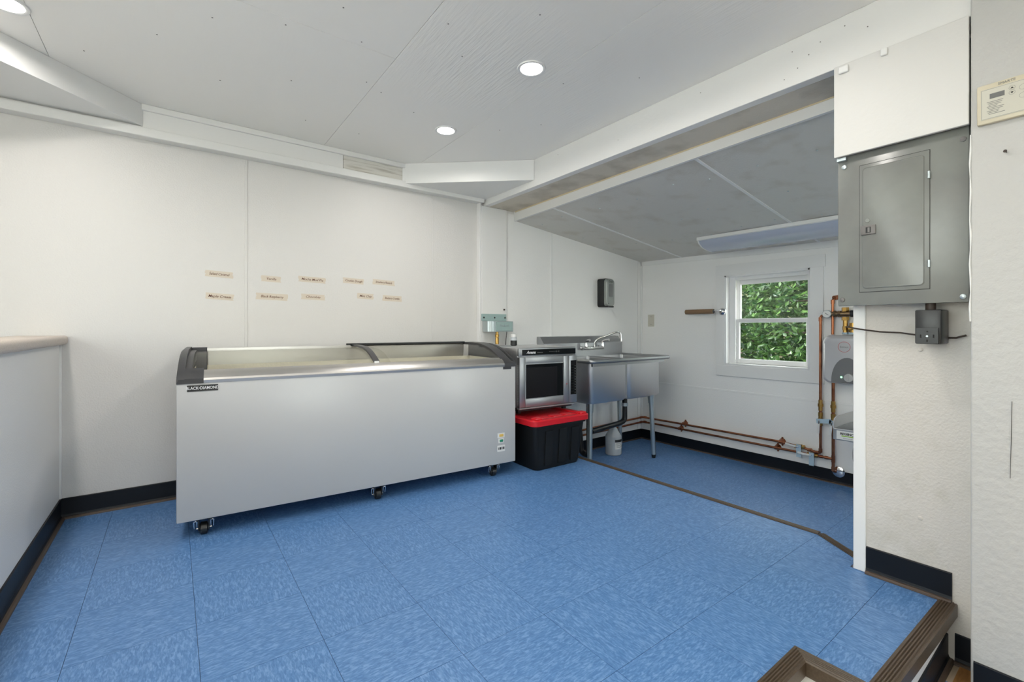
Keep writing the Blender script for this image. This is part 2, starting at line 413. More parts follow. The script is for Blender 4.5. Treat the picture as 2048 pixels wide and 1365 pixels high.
obj('lower_panel', bx(2.8, 3.4, -.47, -.43, AF, .55), 'window_vinyl', d1); obj('rail', bx(2.8, 3.4, -.47, -.43, 1.5, 1.6), 'window_vinyl', d1)
obj('pane', bx(2.8, 3.4, -.452, -.448, .55, 1.5), 'pane_glass', d1)
# half wall with laminate cap
hw = obj('wall_half', bx(-.56, -.444, .7, XB, 0, .856), 'half_wall_white', kind=ST)
obj('corner_strip', bx(-.446, -.436, XB - .016, XB - .004, .1, .856, .002), 'clean_white', hw)
obj('cap', bx(-.60, -.412, .66, XB - .004, .857, .902, .016, 4), 'laminate', hw, 40)
# ---- ceiling panels
cl = obj('ceiling', bx(-1.75, 2.2, -2.7, XB + .1, CZ + .012, CZ + .06), 'ceiling_paint', kind=ST)
def cpan(x0, x1, y0, y1, m): obj('panel', bx(x0 + .0008, x1 - .0008, y0 + .0008, y1 - .0008, CZ, CZ + .012, .0008, 1), m, cl)
for x0, x1, y0, y1, m in ((-1.65, -.427, -2.6, 1.888, 'ceiling_paint'), (-1.65, -.427, 1.888, XB, 'ceiling_paint'), (-.427, .778, -2.6, 1.888, 'ceiling_paint'), (-.427, .778, 1.888, XB, 'ceiling_paint'),
                        (.778, 1.41, -2.6, XB, 'ceiling_ridged'), (1.41, 2.07, -2.6, XB, 'ceiling_ridged')): cpan(x0, x1, y0, y1, m)
# ---- beam, soffits, trims
obj('trim_1', bx(2.015, 2.065, .277, 3.09, 1.922, CZ, .003), 'trim_paint', kind=ST)
tag(obj('trim_2', prism(BM(), [(1.312, 3.064), (2.013, 2.443), (2.013, 3.064)], 'z', 1.968, CZ - .001), 'clean_white'), kind=ST)
tag(obj('trim_3', prism(BM(), [(-.125, 3.064), (-1.50, 1.70), (-1.62, 1.70), (-1.62, 3.064)], 'z', 1.995, CZ - .001), 'clean_white'), kind=ST)
t4 = obj('trim_4', bx(-1.65, .90, 3.066, XB - .004, 1.99, 2.08, .003), 'trim_paint', kind=ST)
obj('weathered_board', bx(.902, 1.40, 3.068, XB - .004, 1.985, 2.08, .004), 'worn_wood', t4, label='weathered bare wood length of the wall-top board')
obj('trim_5', bx(-1.65, 2.0, 3.046, XB - .004, 1.94, 1.986, .004), 'trim_paint', kind=ST)
obj('trim_6', bx(-.13, 1.36, 3.05, XB - .004, 2.078, CZ - .0005, .003), 'trim_paint', kind=ST)
obj('corner_post', bx(1.985, 2.235, 3.068, XB, 0, 1.921, .004), 'trim_paint', kind=ST)
obj('corner_bead', bx(1.968, 1.984, 3.072, XB - .004, .1, 1.985, .003), 'clean_white', kind=ST)
# soffit behind the beam, inner board, sloping alcove ceiling
obj('ceiling_soffit', prism(BM(), [(2.065, .3), (2.25, .3), (2.33, 3.09), (2.065, 3.09)], 'z', 1.9225, 1.95), 'soffit_tan', kind=ST)
bm = BM(); loft(bm, [[(2.238, .3, 1.872), (2.258, .3, 1.872), (2.258, .3, 1.922), (2.238, .3, 1.922)], [(2.318, 3.082, 1.843), (2.338, 3.082, 1.843), (2.338, 3.082, 1.922), (2.318, 3.082, 1.922)]])
obj('trim_7', bm, 'trim_paint', kind=ST)
bm = BM(); loft(bm, [[(2.234, .3, 1.918), (2.24, .3, 1.918), (2.24, .3, 1.9223), (2.234, .3, 1.9223)], [(2.313, 3.06, 1.913), (2.32, 3.06, 1.913), (2.32, 3.06, 1.9223), (2.313, 3.06, 1.9223)]])
obj('trim_9', bm, 'yellowed_wood', kind=ST)
def zc(x, y):
    s = (x - 2.25) / (XW - 2.25); t = (y - .6) / (3.07 - .6)
    return (1 - s) * (1.888 * (1 - t) + 1.858 * t) + s * (1.585 * (1 - t) + 1.641 * t)
ca = obj('ceiling_alcove', bx(2.14, XW + .1, -.5, 3.2, 1.98, 2.02), 'dark_void', kind=ST)
def slab(x0, x1, y0, y1, dz, th):
    bm = BM(); xa = lambda y: x0 + .08 * (y - .3) / 2.78
    L = lambda y: [(xa(y), y, zc(xa(y), y) + dz), (x1, y, zc(x1, y) + dz), (x1, y, zc(x1, y) + dz + th), (xa(y), y, zc(xa(y), y) + dz + th)]
    return loft(bm, [L(y0), L((y0 + y1) / 2), L(y1)])
YS = (-.4, .19, 1.40, 2.59, 3.09)
for a, b in zip(YS, YS[1:]): obj('panel', slab(2.256, XW + .01, a + .001, b - .001, 0, .012), 'alcove_ceiling', ca)
for y in YS[1:-1]: obj('batten', slab(2.26, XW - .02, y - .009, y + .009, -.004, .005), 'clean_white', ca)
sc = BM(); lathe(sc, [(.006, 0), (.005, .003), (.0, .0035)], (0, 0, 0), (0, 0, -1), 8)
screw_me = None
for y in (2.98, 2.68, 2.30, 2.0, 1.70, 1.48, 1.20, .9):
    for x in (2.55, 3.0, 3.45):
        xx = x + random.uniform(-.06, .06); yy = y + random.uniform(-.03, .03)
        if screw_me is None:
            o = obj('screw', sc.copy() if False else sc, 'galvanised', ca, 40, recenter=False); screw_me = o.data
        else:
            o = bpy.data.objects.new('screw', screw_me); COL.objects.link(o); o.parent = ca
        o.location = Vector((xx, yy, zc(xx, yy))) - ORG[ca.name]
nail_me = None
for x, y in ((-.30, 2.62), (-.05, 2.30), (.18, 2.55), (.12, 2.05), (.45, 2.35), (.60, 2.75), (.35, 1.93), (.62, 1.86), (.74, 2.15), (.83, 2.2), (.9, 2.75), (1.05, 2.3), (1.0, 1.7), (1.55, 2.2), (1.5, 1.6), (1.75, 1.35), (1.7, 2.0), (1.1, 1.3), (.85, 1.55), (.5, 1.7)):
    if nail_me is None:
        nb = BM(); lathe(nb, [(.0032, 0), (.0028, .0008)], (0, 0, 0), (0, 0, -1), 8); o = obj('nail_head', nb, 'nail_grey', cl, recenter=False); nail_me = o.data
    else:
        o = bpy.data.objects.new('nail_head', nail_me); COL.objects.link(o); o.parent = cl
    o.location = Vector((x, y, CZ)) - ORG[cl.name]
bmw = bpy.data.objects['trim_1']
for y, z in ((.74, 2.02), (.78, 1.985), (.80, 2.06), (.70, 2.05), (.62, 2.07), (.83, 1.96), (.55, 2.03), (1.2, 2.06), (1.7, 2.0), (2.2, 2.07)):
    nb = BM(); lathe(nb, [(.0022, 0), (.002, .0008)], (2.015, y, z), (-1, 0, 0), 8); obj('nail_head', nb, 'nail_grey', bmw)
# ---- risers and baseboards
def base(name, a, b, nrm, z, h=.1):
    """rubber base from a to b on a wall, nrm = direction into room"""
    a = Vector((*a, 0)); b = Vector((*b, 0)); n = Vector((*nrm, 0)); bm = BM()
    prof = [(0, 0), (.016, 0), (.016, .004), (.008, .012), (.0055, .02), (.0055, h - .003), (.003, h), (0, h)]
    loft(bm, [[p + n * q[0] + Vector((0, 0, z + q[1])) for q in prof] for p in (a, b)])
    o = obj(name, bm, 'rubber_base', kind=ST)
    bm = BM(); prof = [(.010, 0), (.022, 0), (.021, .005), (.016, .009), (.010, .010)]
    loft(bm, [[p + n * q[0] + Vector((0, 0, z + q[1])) for q in prof] for p in (a, b)])
    obj('toe_bead', bm, 'toe_brown', o); return o
base('baseboard_back', (-.44, XB - .004), (1.97, XB - .004), (0, -1), 0)
base('baseboard_left', (-.444, .7), (-.444, XB - .006), (1, 0), 0)
base('baseboard_partition', (2.137, .347), (2.137, .587), (-1, 0), .001)
base('baseboard_entry', (2.137, .25), (2.137, .34), (-1, 0), LF)
base('baseboard_right', (2.005, -2.6), (2.005, .277), (-1, 0), LF)
base('baseboard_alcove_back', (2.40, 3.082), (XW, 3.082), (0, -1), AF)
base('baseboard_window', (XW, -.4), (XW, 3.08), (-1, 0), AF)
obj('trim_riser_front', bx(1.45, 2.135, .362, .375, LF, -.003), 'wall_paint', kind=ST)
obj('trim_riser_side', bx(1.44, 1.452, .36, .57, LF, -.003), 'wall_paint', kind=ST)
obj('trim_riser_entry', bx(-1.65, 1.44, .56, .57, LF, -.003), 'wall_paint', kind=ST)
bm = BM(); box(bm, 2.350, 2.362, .82, 3.08, AF, -.003); prism(bm, [(2.222, .64), (2.232, .634), (2.362, .815), (2.350, .822)], 'z', AF, -.003); obj('trim_riser_alcove', bm, 'wall_paint', kind=ST)
base('baseboard_riser', (1.45, .362), (2.135, .362), (0, -1), LF, .09)
def nosing(name, a, b, out, label, w=.044, lip=.038, m0=0, m1=0):
    a = Vector((*a, 0)); b = Vector((*b, 0)); n = Vector((*out, 0)).normalized(); prof = [(0, .0004), (0, .003)]
    k = 5; t0 = .004; step = (w - .008) / k
    for i in range(k):
        s = t0 + i * step; prof += [(s, .003), (s + step * .25, .0065), (s + step * .65, .0065), (s + step * .9, .0035)]
    prof += [(w, .005), (w + .003, .001), (w + .003, -lip), (w - .001, -lip), (w - .001, .0004)]; dv = (b - a).normalized()
    bm = BM(); loft(bm, [[p + n * q[0] + dv * (q[0] * mm) + Vector((0, 0, q[1])) for q in prof] for p, mm in ((a, m0), (b, m1))])
    o = obj(name, bm, 'nosing_brown'); tag(o, label, 'stair nosing'); return o
nosing('stair_nosing', (1.47, .400), (2.128, .379), (-.03, -1), 'ribbed brown stair nosing running up to the black baseboard below the fuse box', m0=-1)
nosing('stair_nosing', (.40, .580), (1.47, .577), (0, -1), 'ribbed brown stair nosing on the longer front side of the step notch', m1=-1)
nosing('stair_nosing', (1.47, .400), (1.47, .577), (-1, 0), 'short ribbed brown stair nosing on the side of the step notch', m0=-1, m1=-1)
nosing('stair_nosing', (2.347, .827), (2.342, 3.06), (1, 0), 'long ribbed brown nosing along the edge down to the sink alcove', .034, .03)
nosing('stair_nosing', (2.222, .648), (2.347, .827), (.82, -.57), 'short angled brown nosing beside the white post end', .034, .03)

# ================================================================== LAMPS
def downlight(i, x, y, label):
    t = thing('recessed_light', label, 'ceiling light', (x, y, CZ - .006), group='recessed ceiling lights')
    bm = BM(); loft(bm, [[(x + r * math.cos(a * math.pi / 16), y + r * math.sin(a * math.pi / 16), z) for a in range(32)] for r, z in ((.065, CZ), (.063, CZ - .005), (.056, CZ - .006), (.050, CZ - .003), (.050, CZ))], False, False)
    obj('trim_ring', bm, 'clean_white', t, 40)
    bm = BM(); lathe(bm, [(.0505, 0), (.0505, .002)], (x, y, CZ - .0035), (0, 0, 1), 32); obj('diffuser', bm, 'lamp_glow', t)
    L = bpy.data.lights.new('downlight', 'AREA'); L.shape = 'DISK'; L.size = .1; L.energy = LAMP_W; L.color = (1, .955, .89); L.spread = R(170)
    lo = bpy.data.objects.new('downlight', L); COL.objects.link(lo); lo.location = (0, 0, -.004); lo.parent = t
downlight(0, *LAMP_SPOTS[0], 'lit round recessed ceiling light in the open middle of the ridged ceiling sheet')
downlight(1, *LAMP_SPOTS[1], 'lit round recessed ceiling light closest to the triangular corner box')
downlight(2, *LAMP_SPOTS[2], 'lit round recessed ceiling light over the half wall beside the diagonal ceiling box')
for i, (x, y) in enumerate(LAMP_SPOTS[3:]): downlight(i + 3, x, y, 'unseen round recessed ceiling light added to brighten the entry half of the room')  # out-of-view ceiling lights, added to brighten the room
# fluorescent wrap fixture on the sloping ceiling (switched off)
fx0, fx1, fy0, fy1 = 3.50, 3.80, .92, 2.12
t = thing('wraparound_light', 'long white fluorescent ceiling fixture with bluish plastic lens, switched off', 'ceiling light', (3.65, 1.5, 1.6))
def fl_loop(y, pts): return [(x, y, zc(x, y) + dz) for x, dz in pts]
fr = [(fx0, -.001), (fx0, -.026), (fx0 + .012, -.028), (fx1 - .012, -.028), (fx1, -.026), (fx1, -.001)]
obj('housing', loft(BM(), [fl_loop(fy0, fr), fl_loop(fy1, fr)]), 'clean_white', t)
ln = [(fx0 + .012, -.027), (fx0 + .03, -.05), (fx0 + .07, -.068), (fx0 + .12, -.074), (fx1 - .12, -.074), (fx1 - .07, -.068), (fx1 - .03, -.05), (fx1 - .012, -.027)]
obj('lens', loft(BM(), [fl_loop(fy0 + .012, ln), fl_loop(fy1 - .012, ln)]), 'lens_plastic', t, 50)
for y in (fy0, fy1 - .012): obj('end_cap', loft(BM(), [fl_loop(y, ln), fl_loop(y + .012, ln)]), 'clean_white', t)

# ================================================================== WINDOW
w1 = thing('window_1', None, None, (XW, 1.81, WZ0), kind=ST)
X0 = XW - .018
for n_, y0, y1, z0, z1 in (('casing', 2.157, 2.236, .602, 1.412), ('casing', 1.375, 1.468, .602, 1.412), ('casing', 1.362, 2.240, 1.412, 1.508), ('casing', 1.372, 2.236, .505, .602)):
    obj(n_, bx(X0, XW + .001, y0, y1, z0, z1, .002), 'clean_white', w1)
for y0, y1, z0, z1 in ((2.143, 2.157, WZ0, WZ1), (1.468, 1.482, WZ0, WZ1), (1.468, 2.157, WZ1 - .014, WZ1)):
    obj('jamb', bx(X0 + .004, XW + .14, y0, y1, z0, z1), 'window_vinyl', w1)
obj('sill', bx(X0 + .004, XW + .15, 1.468, 2.157, WZ0 - .004, WZ0 + .014), 'window_vinyl', w1)
for y, wd in ((2.088, .055), (1.482, .02)): obj('track', bx(XW + .045, XW + .064, y, y + wd, WZ0 + .014, WZ1 - .014), 'window_vinyl', w1)
obj('head_stop', bx(XW + .05, XW + .062, 1.482, 2.143, WZ1 - .045, WZ1 - .014), 'window_vinyl', w1)
def sash(name, x0, x1, y0, y1, z0, z1, fw, rt, rb):
    s = BM()
    for a in ((y0, y0 + fw, z0, z1), (y1 - fw, y1, z0, z1), (y0 + fw, y1 - fw, z0, z0 + rb), (y0 + fw, y1 - fw, z1 - rt, z1)): box(s, x0, x1, *a, .003, 1)
    o = obj(name, s, 'window_vinyl', w1)
    obj('pane', bx((x0 + x1) / 2 - .002, (x0 + x1) / 2 + .002, y0 + fw - .002, y1 - fw + .002, z0 + rb - .002, z1 - rt + .002), 'pane_glass', o)
sash('lower_sash', XW + .065, XW + .092, 1.484, 2.105, WZ0 + .015, 1.022, .040, .034, .042)
sash('upper_sash', XW + .098, XW + .124, 1.484, 2.105, .985, WZ1 - .02, .036, .062, .036)

# ================================================================== FREEZER
FL, FD = 1.765, .60
fz = thing('display_freezer', 'long white chest freezer with curved sliding glass lids against back wall', 'freezer', (.012, 2.469, 0), R(-4.27), world=False)
bm = BM()
box(bm, 0, .05, .012, FD, .08, .70); box(bm, FL - .05, FL, .012, FD, .08, .70); box(bm, .05, FL - .05, FD - .05, FD, .08, .70); box(bm, .05, FL - .05, .012, FD - .05, .08, .16)
obj('cabinet', bm, 'freezer_white', fz)
fp = obj('front_panel', bx(0, FL, 0, .05, .08, .70, .006), 'freezer_white', fz, 40)
bm = BM()
L0 = [(.05, .05), (FL - .05, .05), (FL - .05, FD - .05), (.05, FD - .05)]
vs0 = [bm.verts.new((x, y, .24)) for x, y in L0]; vs1 = [bm.verts.new((x, y, .735)) for x, y in L0]
bm.faces.new(vs0)
for i in range(4): bm.faces.new((vs0[i], vs0[(i + 1) % 4], vs1[(i + 1) % 4], vs1[i]))
obj('liner', bm, 'frost_liner', fz)
OUT = [(-.004, .692), (-.004, .712), (.012, .728), (.05, .752), (.098, .775), (.15, .797), (.205, .814), (.297, .83), (.42, .835), (.60, .835)]
def offs(pr, dz, dv=0): return [(v + dv, z + dz) for v, z in pr]
def band(u0, u1, pr, th):
    """curved strip following profile pr, thickness th downward"""
    lo = [(v + .002, z - th) for v, z in pr]
    poly = pr + lo[::-1]
    return prism(BM(), poly, 'x', u0, u1)
def capshape(u0, u1, top, bot): return prism(BM(), top + [(top[-1][0], bot), (top[0][0], bot)], 'x', u0, u1)
ec = capshape(0, .03, OUT, .692)
bmesh.ops.bevel(ec, geom=[e for e in ec.edges if all(abs(v.co.x) < 1e-5 for v in e.verts)], offset=.008, segments=2, affect='EDGES')
ecl = obj('end_cap', ec, 'dark_plastic', fz, 40)
obj('corner_block', prism(BM(), [(-.004, .692), (-.004, .714), (.014, .733), (.052, .757), (.052, .692)], 'x', .03, .10), 'dark_plastic', ecl, 30)
obj('rear_block', bx(.03, .10, .54, .60, .70, .832, .004), 'dark_plastic', ecl)
obj('inner_guide', band(.03, .055, [(.05, .745), (.098, .765), (.205, .80), (.297, .815), (.55, .82)], .05), 'dark_plastic', ecl, 30)
ecr = obj('end_cap', capshape(FL - .035, FL, OUT, .692), 'dark_plastic', fz, 40)
obj('corner_block', band(FL - .095, FL - .035, OUT, .016), 'dark_plastic', ecr, 30)
obj('groove', band(FL - .028, FL - .012, offs(OUT[2:8], .0015), .004), 'black_plastic', ecr, 30)
RAIL = [(-.004, .694), (-.006, .706), (-.003, .715), (.008, .726), (.03, .740), (.05, .748), (.056, .744), (.05, .735), (.012, .694)]
obj('front_rail', prism(BM(), RAIL, 'x', .10, FL - .085), 'aluminium', fz, 25)
rr_ = obj('rear_rail', bx(.10, FL - .09, .565, .60, .70, .826, .004), 'aluminium', fz)
CUR = [(.048, .748), (.098, .768), (.15, .788), (.205, .804), (.297, .818), (.42, .823), (.57, .823)]
lidL = obj('sliding_lid', band(.06, .97, offs(CUR, -.006), .004), 'lid_glass', fz, 40)
obj('lid_edge', bx(.10, .86, .54, .552, .813, .828), 'aluminium', lidL)
lidR = obj('sliding_lid', band(.885, FL - .09, offs(CUR, .003), .004), 'lid_glass', fz, 40)
hs = obj('lid_edge', band(.872, .902, offs(CUR, .010), .012), 'dark_plastic', lidR, 40)
obj('rear_seal', bx(.84, FL - .09, .545, .575, .826, .840, .003), 'black_plastic', lidR)
obj('handle_tip', bx(.874, .900, .046, .052, .744, .757, .002), 'clean_white', lidR)
pl = obj('badge', bx(.039, .154, -.0025, 0, .656, .685, .001), 'black_plastic', fp, label='black maker badge with silver lettering')
obj('badge_lettering', text_bm('BLACK\u2022DIAMOND', .0185, (.0965, -.003, .6705), (1, 0, 0), (0, 0, 1), sx=.80, bold=.0003), 'print_white', pl)
obj('badge_border', (lambda b: [box(b, .041, .152, -.0032, -.002, .6575, .6581), box(b, .041, .152, -.0032, -.002, .6829, .6835)] and b)(BM()), 'print_grey', pl)
st = obj('indicator_label', bx(1.63, 1.682, -.001, 0, .245, .275), 'label_white', fp)
obj('amber_lamp', bx(1.642, 1.672, -.004, -.001, .252, .268, .002), 'label_amber', st)
st = obj('indicator_label', bx(1.636, 1.676, -.001, 0, .212, .240), 'label_white', fp)
obj('green_lamp', bx(1.645, 1.669, -.005, -.001, .219, .234, .003), 'lens_green', st)
st = obj('thermostat_plate', bx(1.628, 1.684, -.0015, 0, .158, .198, .001), 'label_white', fp)
for i in range(4): obj('print', bx(1.634 + i * .012, 1.643 + i * .012, -.0022, -.001, .171, .186), ('print_grey', 'print_black', 'print_grey', 'print_black')[i], st)
# casters
def caster(u, v):
    bm = BM(); box(bm, u - .03, u + .03, v - .03, v + .03, .074, .08); box(bm, u - .022, u - .017, v - .018, v + .018, .022, .076); box(bm, u + .017, u + .022, v - .018, v + .018, .022, .076)
    c = obj('caster', bm, 'black_plastic', fz)
    bm = BM(); lathe(bm, [(.02, 0), (.027, .004), (.027, .028), (.02, .032)], (u - .016, v, .0275), (1, 0, 0), 20); obj('wheel', bm, 'black_plastic', c, 40)
    for s in (-1, 1):
        bm = BM(); tube(bm, rounded([(u + s * .026, v - .015, .04), (u + s * .026, v - .022, .068), (u + s * .038, v - .022, .068), (u + s * .036, v - .015, .035)], .008), .0028, 8); obj('brake_loop', bm, 'chrome', c, 60)
    bm = BM(); tube(bm, [(u - .03, v, .0275), (u + .03, v, .0275)], .004, 8); obj('axle', bm, 'chrome', c)
for u in (.10, .89, 1.62):
    for v in (.045, .54): caster(u, v)

# ================================================================== TOTE AND MICROWAVE
TX, TY = 2.10, 2.60
tt = thing('storage_tote', 'black plastic storage tote with snap-on red lid under the microwave', 'storage tote', (TX, TY, 0), R(-1), world=False)
def rl(hx, y0, y1, r, z): return [(x, y, z) for x, y in rrect(-hx, hx, y0, y1, r)]
bm = BM(); loft(bm, [rl(.192, -.315, .25, .035, .002), rl(.196, -.32, .255, .03, .02), rl(.226, -.345, .28, .03, .285), rl(.236, -.355, .29, .03, .287), rl(.236, -.355, .29, .03, .312)])
tb = obj('body', bm, 'bin_black', tt, 35)
for x in (-.10, .02, .13):
    bm = BM(); loft(bm, [[(x - .03, -.318, .03), (x + .03, -.318, .03), (x + .03, -.330, .03), (x - .03, -.330, .03)], [(x - .034, -.343, .26), (x + .034, -.343, .26), (x + .034, -.349, .26), (x - .034, -.349, .26)]]); obj('rib', bm, 'bin_black', tb)
bm = BM(); loft(bm, [rl(.245, -.365, .30, .035, .300), rl(.252, -.372, .307, .04, .304), rl(.252, -.372, .307, .04, .335), rl(.246, -.366, .301, .04, .342), rl(.205, -.325, .26, .03, .342), rl(.20, -.32, .255, .03, .330)])
ld = obj('lid', bm, 'red_plastic', tt, 35, label='red lid with raised rim')
for x0, x1 in ((-.16, -.06), (-.04, .05), (.07, .17)): obj('rib', bx(x0, x1, -.315, -.25, .328, .345, .006), 'red_plastic', ld, 40)
for x in (-.20, .20):
    for y in (-.33, .26): obj('post', bx(x - .03, x + .03, y - .025, y + .025, .336, .356, .008), 'red_plastic', ld, 40)
# microwave local: x width, y depth (front at 0)
MW, MH, MZ = .50, .412, .345
mw = thing('microwave_oven', 'stainless steel commercial microwave oven sitting on the red lidded tote', 'microwave', (1.868, 2.43, MZ), R(-4.5), world=False)
bm = BM(); box(bm, .0, MW, .018, .53, .05, MH + .045, .004); body = obj('case', bm, 'stainless_side', mw, 40)
obj('base', bx(.015, MW - .015, .03, .52, .022, .052), 'black_plastic', mw)
for x in (.05, MW - .05):
    for y in (.08, .46):
        bm = BM(); lathe(bm, [(.018, 0), (.018, .022)], (x, y, .001), seg=14); obj('foot', bm, 'black_plastic', mw)
z0 = .05; z1 = MH + .045
hd = obj('header', bx(0, MW, 0, .02, z1 - .058, z1, .006), 'stainless', mw, 40)
bz = obj('display', bx(.028, MW - .004, -.002, .004, z1 - .05, z1 - .011, .001), 'micro_black', hd)
obj('brand_lettering', text_bm('Amana', .026, (.10, -.003, z1 - .031), (1, 0, 0), (0, 0, 1), shear=.35, bold=.0006), 'print_white', bz)
obj('series_lettering', text_bm('COMMERCIAL', .008, (.175, -.003, z1 - .034), (1, 0, 0), (0, 0, 1)), 'print_grey', bz)
obj('display_marks', text_bm('\u2022 \u2022 \u2022 \u2022 \u2022 \u2022 8 \u2022 8', .014, (.30, -.003, z1 - .03), (1, 0, 0), (0, 0, 1), sx=1.1), 'print_grey', bz)
dz1 = z1 - .062; DW = .425
bm = BM()
for a in ((.0, .048, z0 + .004, dz1), (DW - .05, DW, z0 + .004, dz1), (.048, DW - .05, z0 + .004, z0 + .062), (.048, DW - .05, dz1 - .048, dz1)): box(bm, a[0], a[1], -.012, .02, a[2], a[3], .003)
dr = obj('door', bm, 'stainless', mw, 40)
obj('window', bx(.048, DW - .05, -.004, .012, z0 + .062, dz1 - .048), 'micro_black', dr)
bm = BM(); a, b, c, d = .044, DW - .046, z0 + .058, dz1 - .044
for q in ((a, b, c, c + .006), (a, b, d - .006, d), (a, a + .006, c, d), (b - .006, b, c, d)): box(bm, q[0], q[1], -.015, -.010, q[2], q[3])
obj('window_bead', bm, 'stainless', dr)
obj('inner_screen', bx(.060, DW - .10, -.0052, -.003, z0 + .066, dz1 - .075), 'key_black', dr)
obj('emblem', text_bm('\u2217', .03, (DW - .02, -.0128, .19), (1, 0, 0), (0, 0, 1)), 'print_red', dr)
for i in range(24): obj('vent_dot', bx(-.0012, .002, .006, .014, z0 + .02 + i * .0115, z0 + .026 + i * .0115), 'key_mark', body)
cp = obj('control_panel', bx(DW + .002, MW, -.012, .02, z0 + .004, dz1, .003), 'stainless', mw, 40)
kp = obj('keypad', bx(DW + .016, MW - .006, -.0135, -.011, z0 + .062, dz1 - .036), 'key_black', cp)
for i in range(11):
    zz = z0 + .068 + i * .0192
    obj('key', bx(DW + .019, DW + .041, -.0155, -.0133, zz, zz + .015, .001, 1), 'micro_black', kp)
    obj('key', bx(DW + .044, MW - .009, -.0155, -.0133, zz, zz + .015, .001, 1), 'micro_black', kp)
    obj('key_print', text_bm('%d' % ((i * 3 + 1) % 10), .012, (DW + .055, -.0158, zz + .008), (1, 0, 0), (0, 0, 1)), 'key_mark', kp)
obj('lower_lip', bx(-.004, MW - .02, -.016, .02, z0 - .008, z0 + .002, .002), 'stainless', mw)
# small bottle on the microwave
sb = thing('small_bottle', 'small white capped bottle with black lower half standing on the microwave', 'bottle', (2.105, 2.80, MZ + z1))
bz_ = MZ + z1 + .001
bm = BM(); lathe(bm, [(.022, 0), (.025, .003), (.025, .04)], (2.105, 2.80, bz_)); obj('lower_half', bm, 'black_plastic', sb, 40)
bm = BM(); lathe(bm, [(.025, .04), (.025, .058), (.020, .066)], (2.105, 2.80, bz_)); obj('shoulder', bm, 'jug_plastic', sb, 40)
bm = BM(); lathe(bm, [(.0205, .066), (.0205, .088), (.018, .09)], (2.105, 2.80, bz_)); obj('cap', bm, 'cap_white', sb, 40)

# ================================================================== WALL BRACKET BOX
wbx = thing('hose_reel_box', 'small galvanised metal box hung on the corner post above the freezer end', 'metal box', (2.09, 3.06, .9))
bm = BM(); box(bm, 1.980, 2.222, 3.058, 3.067, .995, 1.052, .002); plate = obj('mounting_plate', bm, 'green_zinc', wbx)
for x in (2.0, 2.105, 2.208):
    bm = BM(); lathe(bm, [(.007, 0), (.006, .003)], (x, 3.058, 1.022), (0, -1, 0), 8); obj('screw', bm, 'print_black', plate)
bm = BM(); pts = rounded([(1.985, 3.055, 0), (1.985, 2.985, 0), (2.02, 2.968, 0), (2.225, 2.968, 0)], .03)
poly = [(p.x, p.y) for p in pts] + [(2.225, 3.055)]
prism(bm, poly, 'z', .908, .993); bxo = obj('housing', bm, 'galvanised', wbx, 40)
obj('front_plate', bx(2.055, 2.215, 2.962, 2.968, .914, .988, .002), 'green_zinc', bxo)
obj('embossing', text_bm('Simkool', .032, (2.135, 2.9615, .957), (1, 0, 0), (0, 0, 1), ext=.001, sx=.9), 'galvanised', bxo)
bm = BM(); lathe(bm, [(.012, 0), (.012, .02), (.017, .022), (.017, .04), (.012, .042), (.015, .05), (.015, .10)], (2.095, 3.01, .908), (0, 0, -1), 12); obj('brass_fitting', bm, 'brass', wbx, 40)
bm = BM(); tube(bm, [(2.215, 3.04, .91), (2.213, 3.05, .85), (2.21, 3.055, .75), (2.205, 3.055, .60)], .003, 8); obj('cord', bm, 'cord_dark', wbx)
bm = BM(); lathe(bm, [(.008, 0), (.007, .006)], (2.205, 3.066, 1.09), (0, -1, 0), 8)
tag(obj('wall_bolt', bm, 'wire_brown'), 'small rusty bolt in the corner post above the metal box', 'bolt')

# ================================================================== SINK
sk = thing('compartment_sink', 'two-compartment stainless steel sink on tubular legs in the alcove corner', 'sink', (3.1, 2.75, AF))
RZ = .68
def bowl(x0, x1, y0, y1):
    lp = lambda d, z: [(x, y, z) for x, y in rrect(x0 + d, x1 - d, y0 + d, y1 - d, .035 - d * .3)]
    bm = BM(); loft(bm, [lp(0, RZ - .004), lp(0, .345), lp(.012, .328), lp(.04, .325)], False, True)
    o = obj('bowl', bm, 'stainless_side', sk, 45)
    bm = BM(); lathe(bm, [(.045, 0), (.042, .006), (.03, .004)], ((x0 + x1) / 2, (y0 + y1) / 2, .3265)); obj('drain', bm, 'chrome', o, 40)
bowl(2.650, 3.095, 2.515, 2.965); bowl(3.118, 3.562, 2.515, 2.965)
bm = BM()
for x0, x1, y0, y1 in ((2.612, 2.652, 2.47, 3.05), (3.56, 3.62, 2.47, 3.05), (3.093, 3.120, 2.517, 2.963), (2.652, 3.56, 2.47, 2.517), (2.652, 3.56, 2.963, 3.05)): box(bm, x0, x1, y0, y1, RZ - .006, RZ)
rm = obj('rim', bm, 'stainless', sk)
bm = BM(); tube(bm, rounded([(2.612, 3.03, RZ - .006), (2.612, 2.462, RZ - .006), (3.62, 2.462, RZ - .006), (3.62, 3.03, RZ - .006)], .03), .017, 14); obj('rolled_edge', bm, 'stainless', rm, 60)
bm = BM(); box(bm, 2.66, 3.56, 2.50, 2.514, RZ - .05, RZ - .01); box(bm, 3.56, 3.60, 2.50, 2.96, RZ - .05, RZ - .02); box(bm, 3.085, 3.128, 2.535, 2.94, .34, RZ - .02); obj('apron', bm, 'stainless', rm)
obj('backsplash', prism(BM(), [(2.985, RZ - .01), (2.985, .80), (3.035, .858), (3.078, .862), (3.078, RZ - .01)], 'x', 2.57, 3.60, .003), 'stainless', sk, 30)
